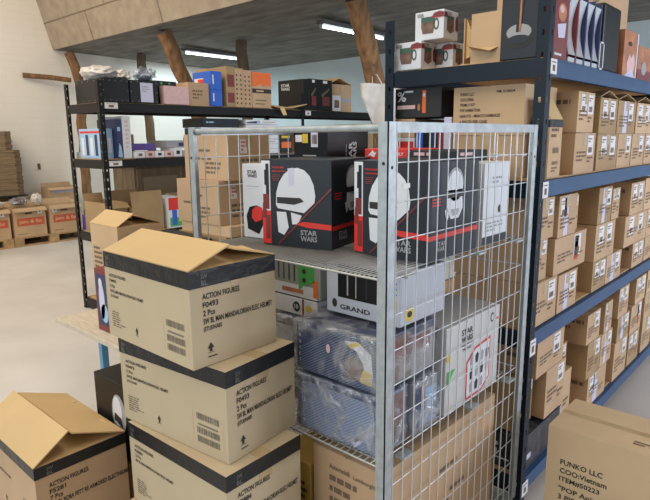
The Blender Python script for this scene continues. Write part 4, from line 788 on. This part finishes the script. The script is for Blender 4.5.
open_carton('open brown carton with white papers standing on the wall-side cartons', -10.08, -9.80, 3.98, 4.48, .6225, .83, KR, fl=.07, prints=[('paper_sheet', 'R', [R(.1, .55, .85, .42, PAPP, 1)]+bars(.15, .8, .2, 1, .12, rnd, RED, 2)+bars(.5, .8, .2, 1, .12, rnd, RED, 2))])
bag('plastic_bag', 'clear bag with dark red contents lying on the middle moving box', (-9.47, 3.38, .62), (.12, .13, .12), 21, FILMD, contents=M('dark_red_goods', (.12, .03, .03), .6))
bag('plastic_bag', 'white translucent bag at the right edge of the middle moving box', (-9.45, 3.64, .62), (.07, .08, .16), 25, MILK)
bag('plastic_bag', 'clear crumpled bag on the left moving box at the picture edge', (-9.47, 3.0, .62), (.1, .16, .1), 29, MILK)
box_thing('cardboard_carton', 'flat brown carton on the pallet carrying the flattened cardboard piles', 'carton', -10.17, -9.78, 1.9, 2.65, .1445, .62, KR3, tape=None)
FLAT = M('flattened_card_stack', (.27, .19, .11), .85, n=.35, ns=4, bump=.3, stretch=(1, 1, 25))
FLATD = M('flattened_card_edges', (.16, .11, .065), .85, n=.35, ns=4, bump=.3, stretch=(1, 1, 25))
def flatpile(label, y0, y1, z0, z1, n):
    t = root('flattened_cardboard', label, 'cardboard stack', (-9.92, (y0+y1)/2, z0+.0006)); hy = (y1-y0)/2
    m = MB(); h = (z1-z0)/n; r_ = random.Random(n)
    for k in range(n):
        o = r_.uniform(-.006, .006); m.box(-.2, .2+o, -hy+.04, hy-.09+o, k*h, (k+1)*h-.0015)
    tag(m.build('sheets', FLAT, t), kind='stuff')
    m = MB()
    for k in range(n):
        o = r_.uniform(-.006, .006); m.box(-.19, .19+o, hy-.088, hy+o, k*h, (k+1)*h-.0015)
    tag(m.build('folded_edges', FLATD, t), kind='stuff')
t = flatpile('tall pile of flattened brown cardboard against the left wall', 2.7, 3.58, .76, 1.46, 24)
flatpile('smaller pile of flattened brown cardboard on top of the tall one', 2.7, 3.47, 1.461, 1.75, 10)
box_thing('storage_table', 'dark low board under the pile of flattened cardboard', 'board', -10.15, -9.70, 2.68, 3.62, .735, .759, BLKM, seam=False, part='board')
for j, yy in enumerate((2.74, 3.50)):
    box_thing('support_carton', '%s narrow brown carton holding up the dark board' % ('left', 'right')[j], 'carton', -10.1, -9.98, yy-.04, yy+.06, .623, .7345, KR3, seam=False)
m = MB(); m.box(-10.2, -10.185, 4.01, 4.05, 1.12, 1.22); tag(m.build('wall_hook', M('rusty_iron', (.15, .09, .06), .8)), 'small dark iron stub on the left wall', 'hook')
# ------------------------------------------------------------------ timber props
def log(label, pts, rad, mat, seed, grp=None):
    t = root('timber_prop', label, 'wooden post', pts[-1], 0, grp); o = Vector(pts[-1]); m = MB(); P_ = []; Rr = []; r_ = random.Random(seed)
    n = 26
    L = [Vector(p) for p in pts]; segs = [(b-a).length for a, b in zip(L[:-1], L[1:])]; tot = sum(segs)
    for k in range(n+1):
        d = tot*k/n; i = 0
        while i < len(segs)-1 and d > segs[i]: d -= segs[i]; i += 1
        p = L[i].lerp(L[i+1], min(1, d/segs[i]))-o
        if 0 < k < n: p += Vector((noise.noise(Vector((k*.35, seed, 0))), noise.noise(Vector((k*.35, seed, 5))), 0))*rad*.45
        P_.append(p); Rr.append(rad*(1+.13*noise.noise(Vector((k*.6, seed, 9)))))
    m.tube(P_, Rr, 14, smooth=True); m.build('trunk', mat, t)
    q = MB()
    for k in (6, 13, 19):
        p = P_[k]; dd = Vector((.75, -.65, 0)).normalized(); q.tube([p+dd*Rr[k]*.75, p+dd*(Rr[k]+.012)], [rad*.28, rad*.18], 8)
    q.build('knot', LOGD, t)
log('thick leaning timber post in front of the right ceiling light', [(-4.13, 5.075, 3.075), (-4.13, 5.34, 2.5), (-4.13, 5.52, 2.0), (-4.13, 5.66, 1.2), (-4.13, 5.7, .01)], .112, LOG, 2)
log('leaning timber post left of the left ceiling light, behind the black rack', [(-7.3, 4.745, 3.07), (-7.3, 5.08, 2.4), (-7.3, 5.33, 1.8), (-7.3, 5.5, 1.0), (-7.3, 5.55, .01)], .105, LOG, 5)
log('bent timber post close to the left wall, under the ceiling edge', [(-9.85, 4.56, 3.04), (-9.85, 4.74, 2.5), (-9.85, 4.68, 1.9), (-9.85, 4.66, .6), (-9.85, 4.66, .01)], .08, LOG, 8)
log('upright dark timber post right of the left ceiling light', [(-7.1, 5.98, 3.068), (-7.1, 6.05, 1.5), (-7.1, 6.05, .01)], .085, LOGD, 11)
log('dark upright timber post behind the milky bags, against the pale wall', [(-9.4, 5.64, 3.06), (-9.4, 5.72, 1.5), (-9.4, 5.72, .01)], .08, LOGD, 14)
log('dark timber post far behind the mug boxes', [(-3.0, 7.2, 3.03), (-3.0, 7.2, 1.5), (-3.0, 7.2, 0)], .09, LOG, 17)
t = root('timber_rail', 'short horizontal timber between the left wall and the bent post', 'wooden rail', (-10.0, 4.0, 2.63)); m = MB(); m.tube([(-.14, -.10, .02), (.0, .3, .0), (.05, .60, -.03)], .04, 8); m.build('beam', LOG, t)
# ------------------------------------------------------------------ ceiling lights
TUBE = emit('lit_tube', (.80, .93, 1), 9)
for label, x, y0, y1 in (('lit fluorescent ceiling tube on the left, above the blue packs', -8.13, 5.66, 6.74), ('lit fluorescent ceiling tube on the right, behind the thick timber post', -5.07, 5.57, 6.84)):
    t = root('fluorescent_light', label, 'ceiling light', (x, (y0+y1)/2, 3.045), 0, 'ceiling tubes'); h = (y1-y0)/2
    m = MB(); m.box(-.06, .06, -h-.03, h+.03, -.05, 0); m.build('housing', M('light_housing_grey', (.10, .10, .10), .6), t)
    m = MB(); m.tube([(0, -h, -.075), (0, h, -.075)], .015, 12); m.build('tube', TUBE, t)
    for s_ in (-1, 1): m = MB(); m.box(-.018, .018, s_*(h+.012)-.012, s_*(h+.012)+.012, -.095, -.0505); m.build('end_cap', GREYC, t)
t = root('old_cabinet', 'old brown wooden cabinet standing behind the black rack', 'cabinet', (-6.6, 4.3, 0))
m = MB(); m.box(-.25, .25, -.7, .7, .08, 1.30); m.build('body', LOGD, t)
m = MB(); m.box(-.28, .28, -.74, .74, 1.301, 1.34); m.build('top', LOG, t)
for s_ in (-1, 1):
    m = MB(); m.box(.251, .268, s_*.35-.32, s_*.35+.32, .12, 1.26); dr = m.build('door', LOGD, t)
    m = MB(); m.box(.2685, .28, s_*.35-.24, s_*.35+.24, .22, 1.16); m.build('panel', M('olive_brown_paint', (.16, .13, .08), .6), dr)
    m = MB(); m.tube([(.2685, s_*.06, .7), (.295, s_*.06, .7)], .015, 8); m.build('knob', GALV, dr)
for x in (-.2, .2):
    for y in (-.64, .64): m = MB(); m.box(x-.03, x+.03, y-.03, y+.03, 0.0005, .0795); m.build('leg', LOGD, t)
# white bag hanging on the thick post
t = root('plastic_bag', 'white plastic bag hanging on the thick leaning post', 'plastic bag', (-3.97, 5.33, 1.80))
bm = bmesh.new(); N_ = 14
for i in range(N_+1):
    for j in range(N_+1):
        a, b = i/N_, j/N_; wd = .235*(1-.75*max(0, b-.35)); x = (a-.5)*2*wd
        z = .40-b*.44*(1+.2*a); dep = .05*math.sin(a*9+b*3)+.03*noise.noise(Vector((a*6, b*6, 3)))
        bm.verts.new((x*.68+dep*.7-.02*b, x*.70-dep*.7+.07*b, z))
bm.verts.ensure_lookup_table()
for i in range(N_):
    for j in range(N_): bm.faces.new([bm.verts[i*(N_+1)+j], bm.verts[(i+1)*(N_+1)+j], bm.verts[(i+1)*(N_+1)+j+1], bm.verts[i*(N_+1)+j+1]])
me = bpy.data.meshes.new('film'); bm.to_mesh(me); bm.free(); me.materials.append(MILK)
for p in me.polygons: p.use_smooth = True
o = bpy.data.objects.new('film', me); C.objects.link(o); o.parent = t; md = o.modifiers.new('s', 'SOLIDIFY'); md.thickness = .006
m = MB(); m.tube([(-.10, -.02, .38), (-.13, .02, .50), (-.07, .02, .50), (-.0, .03, .39)], .006, 6); m.build('handle', MILK, t)
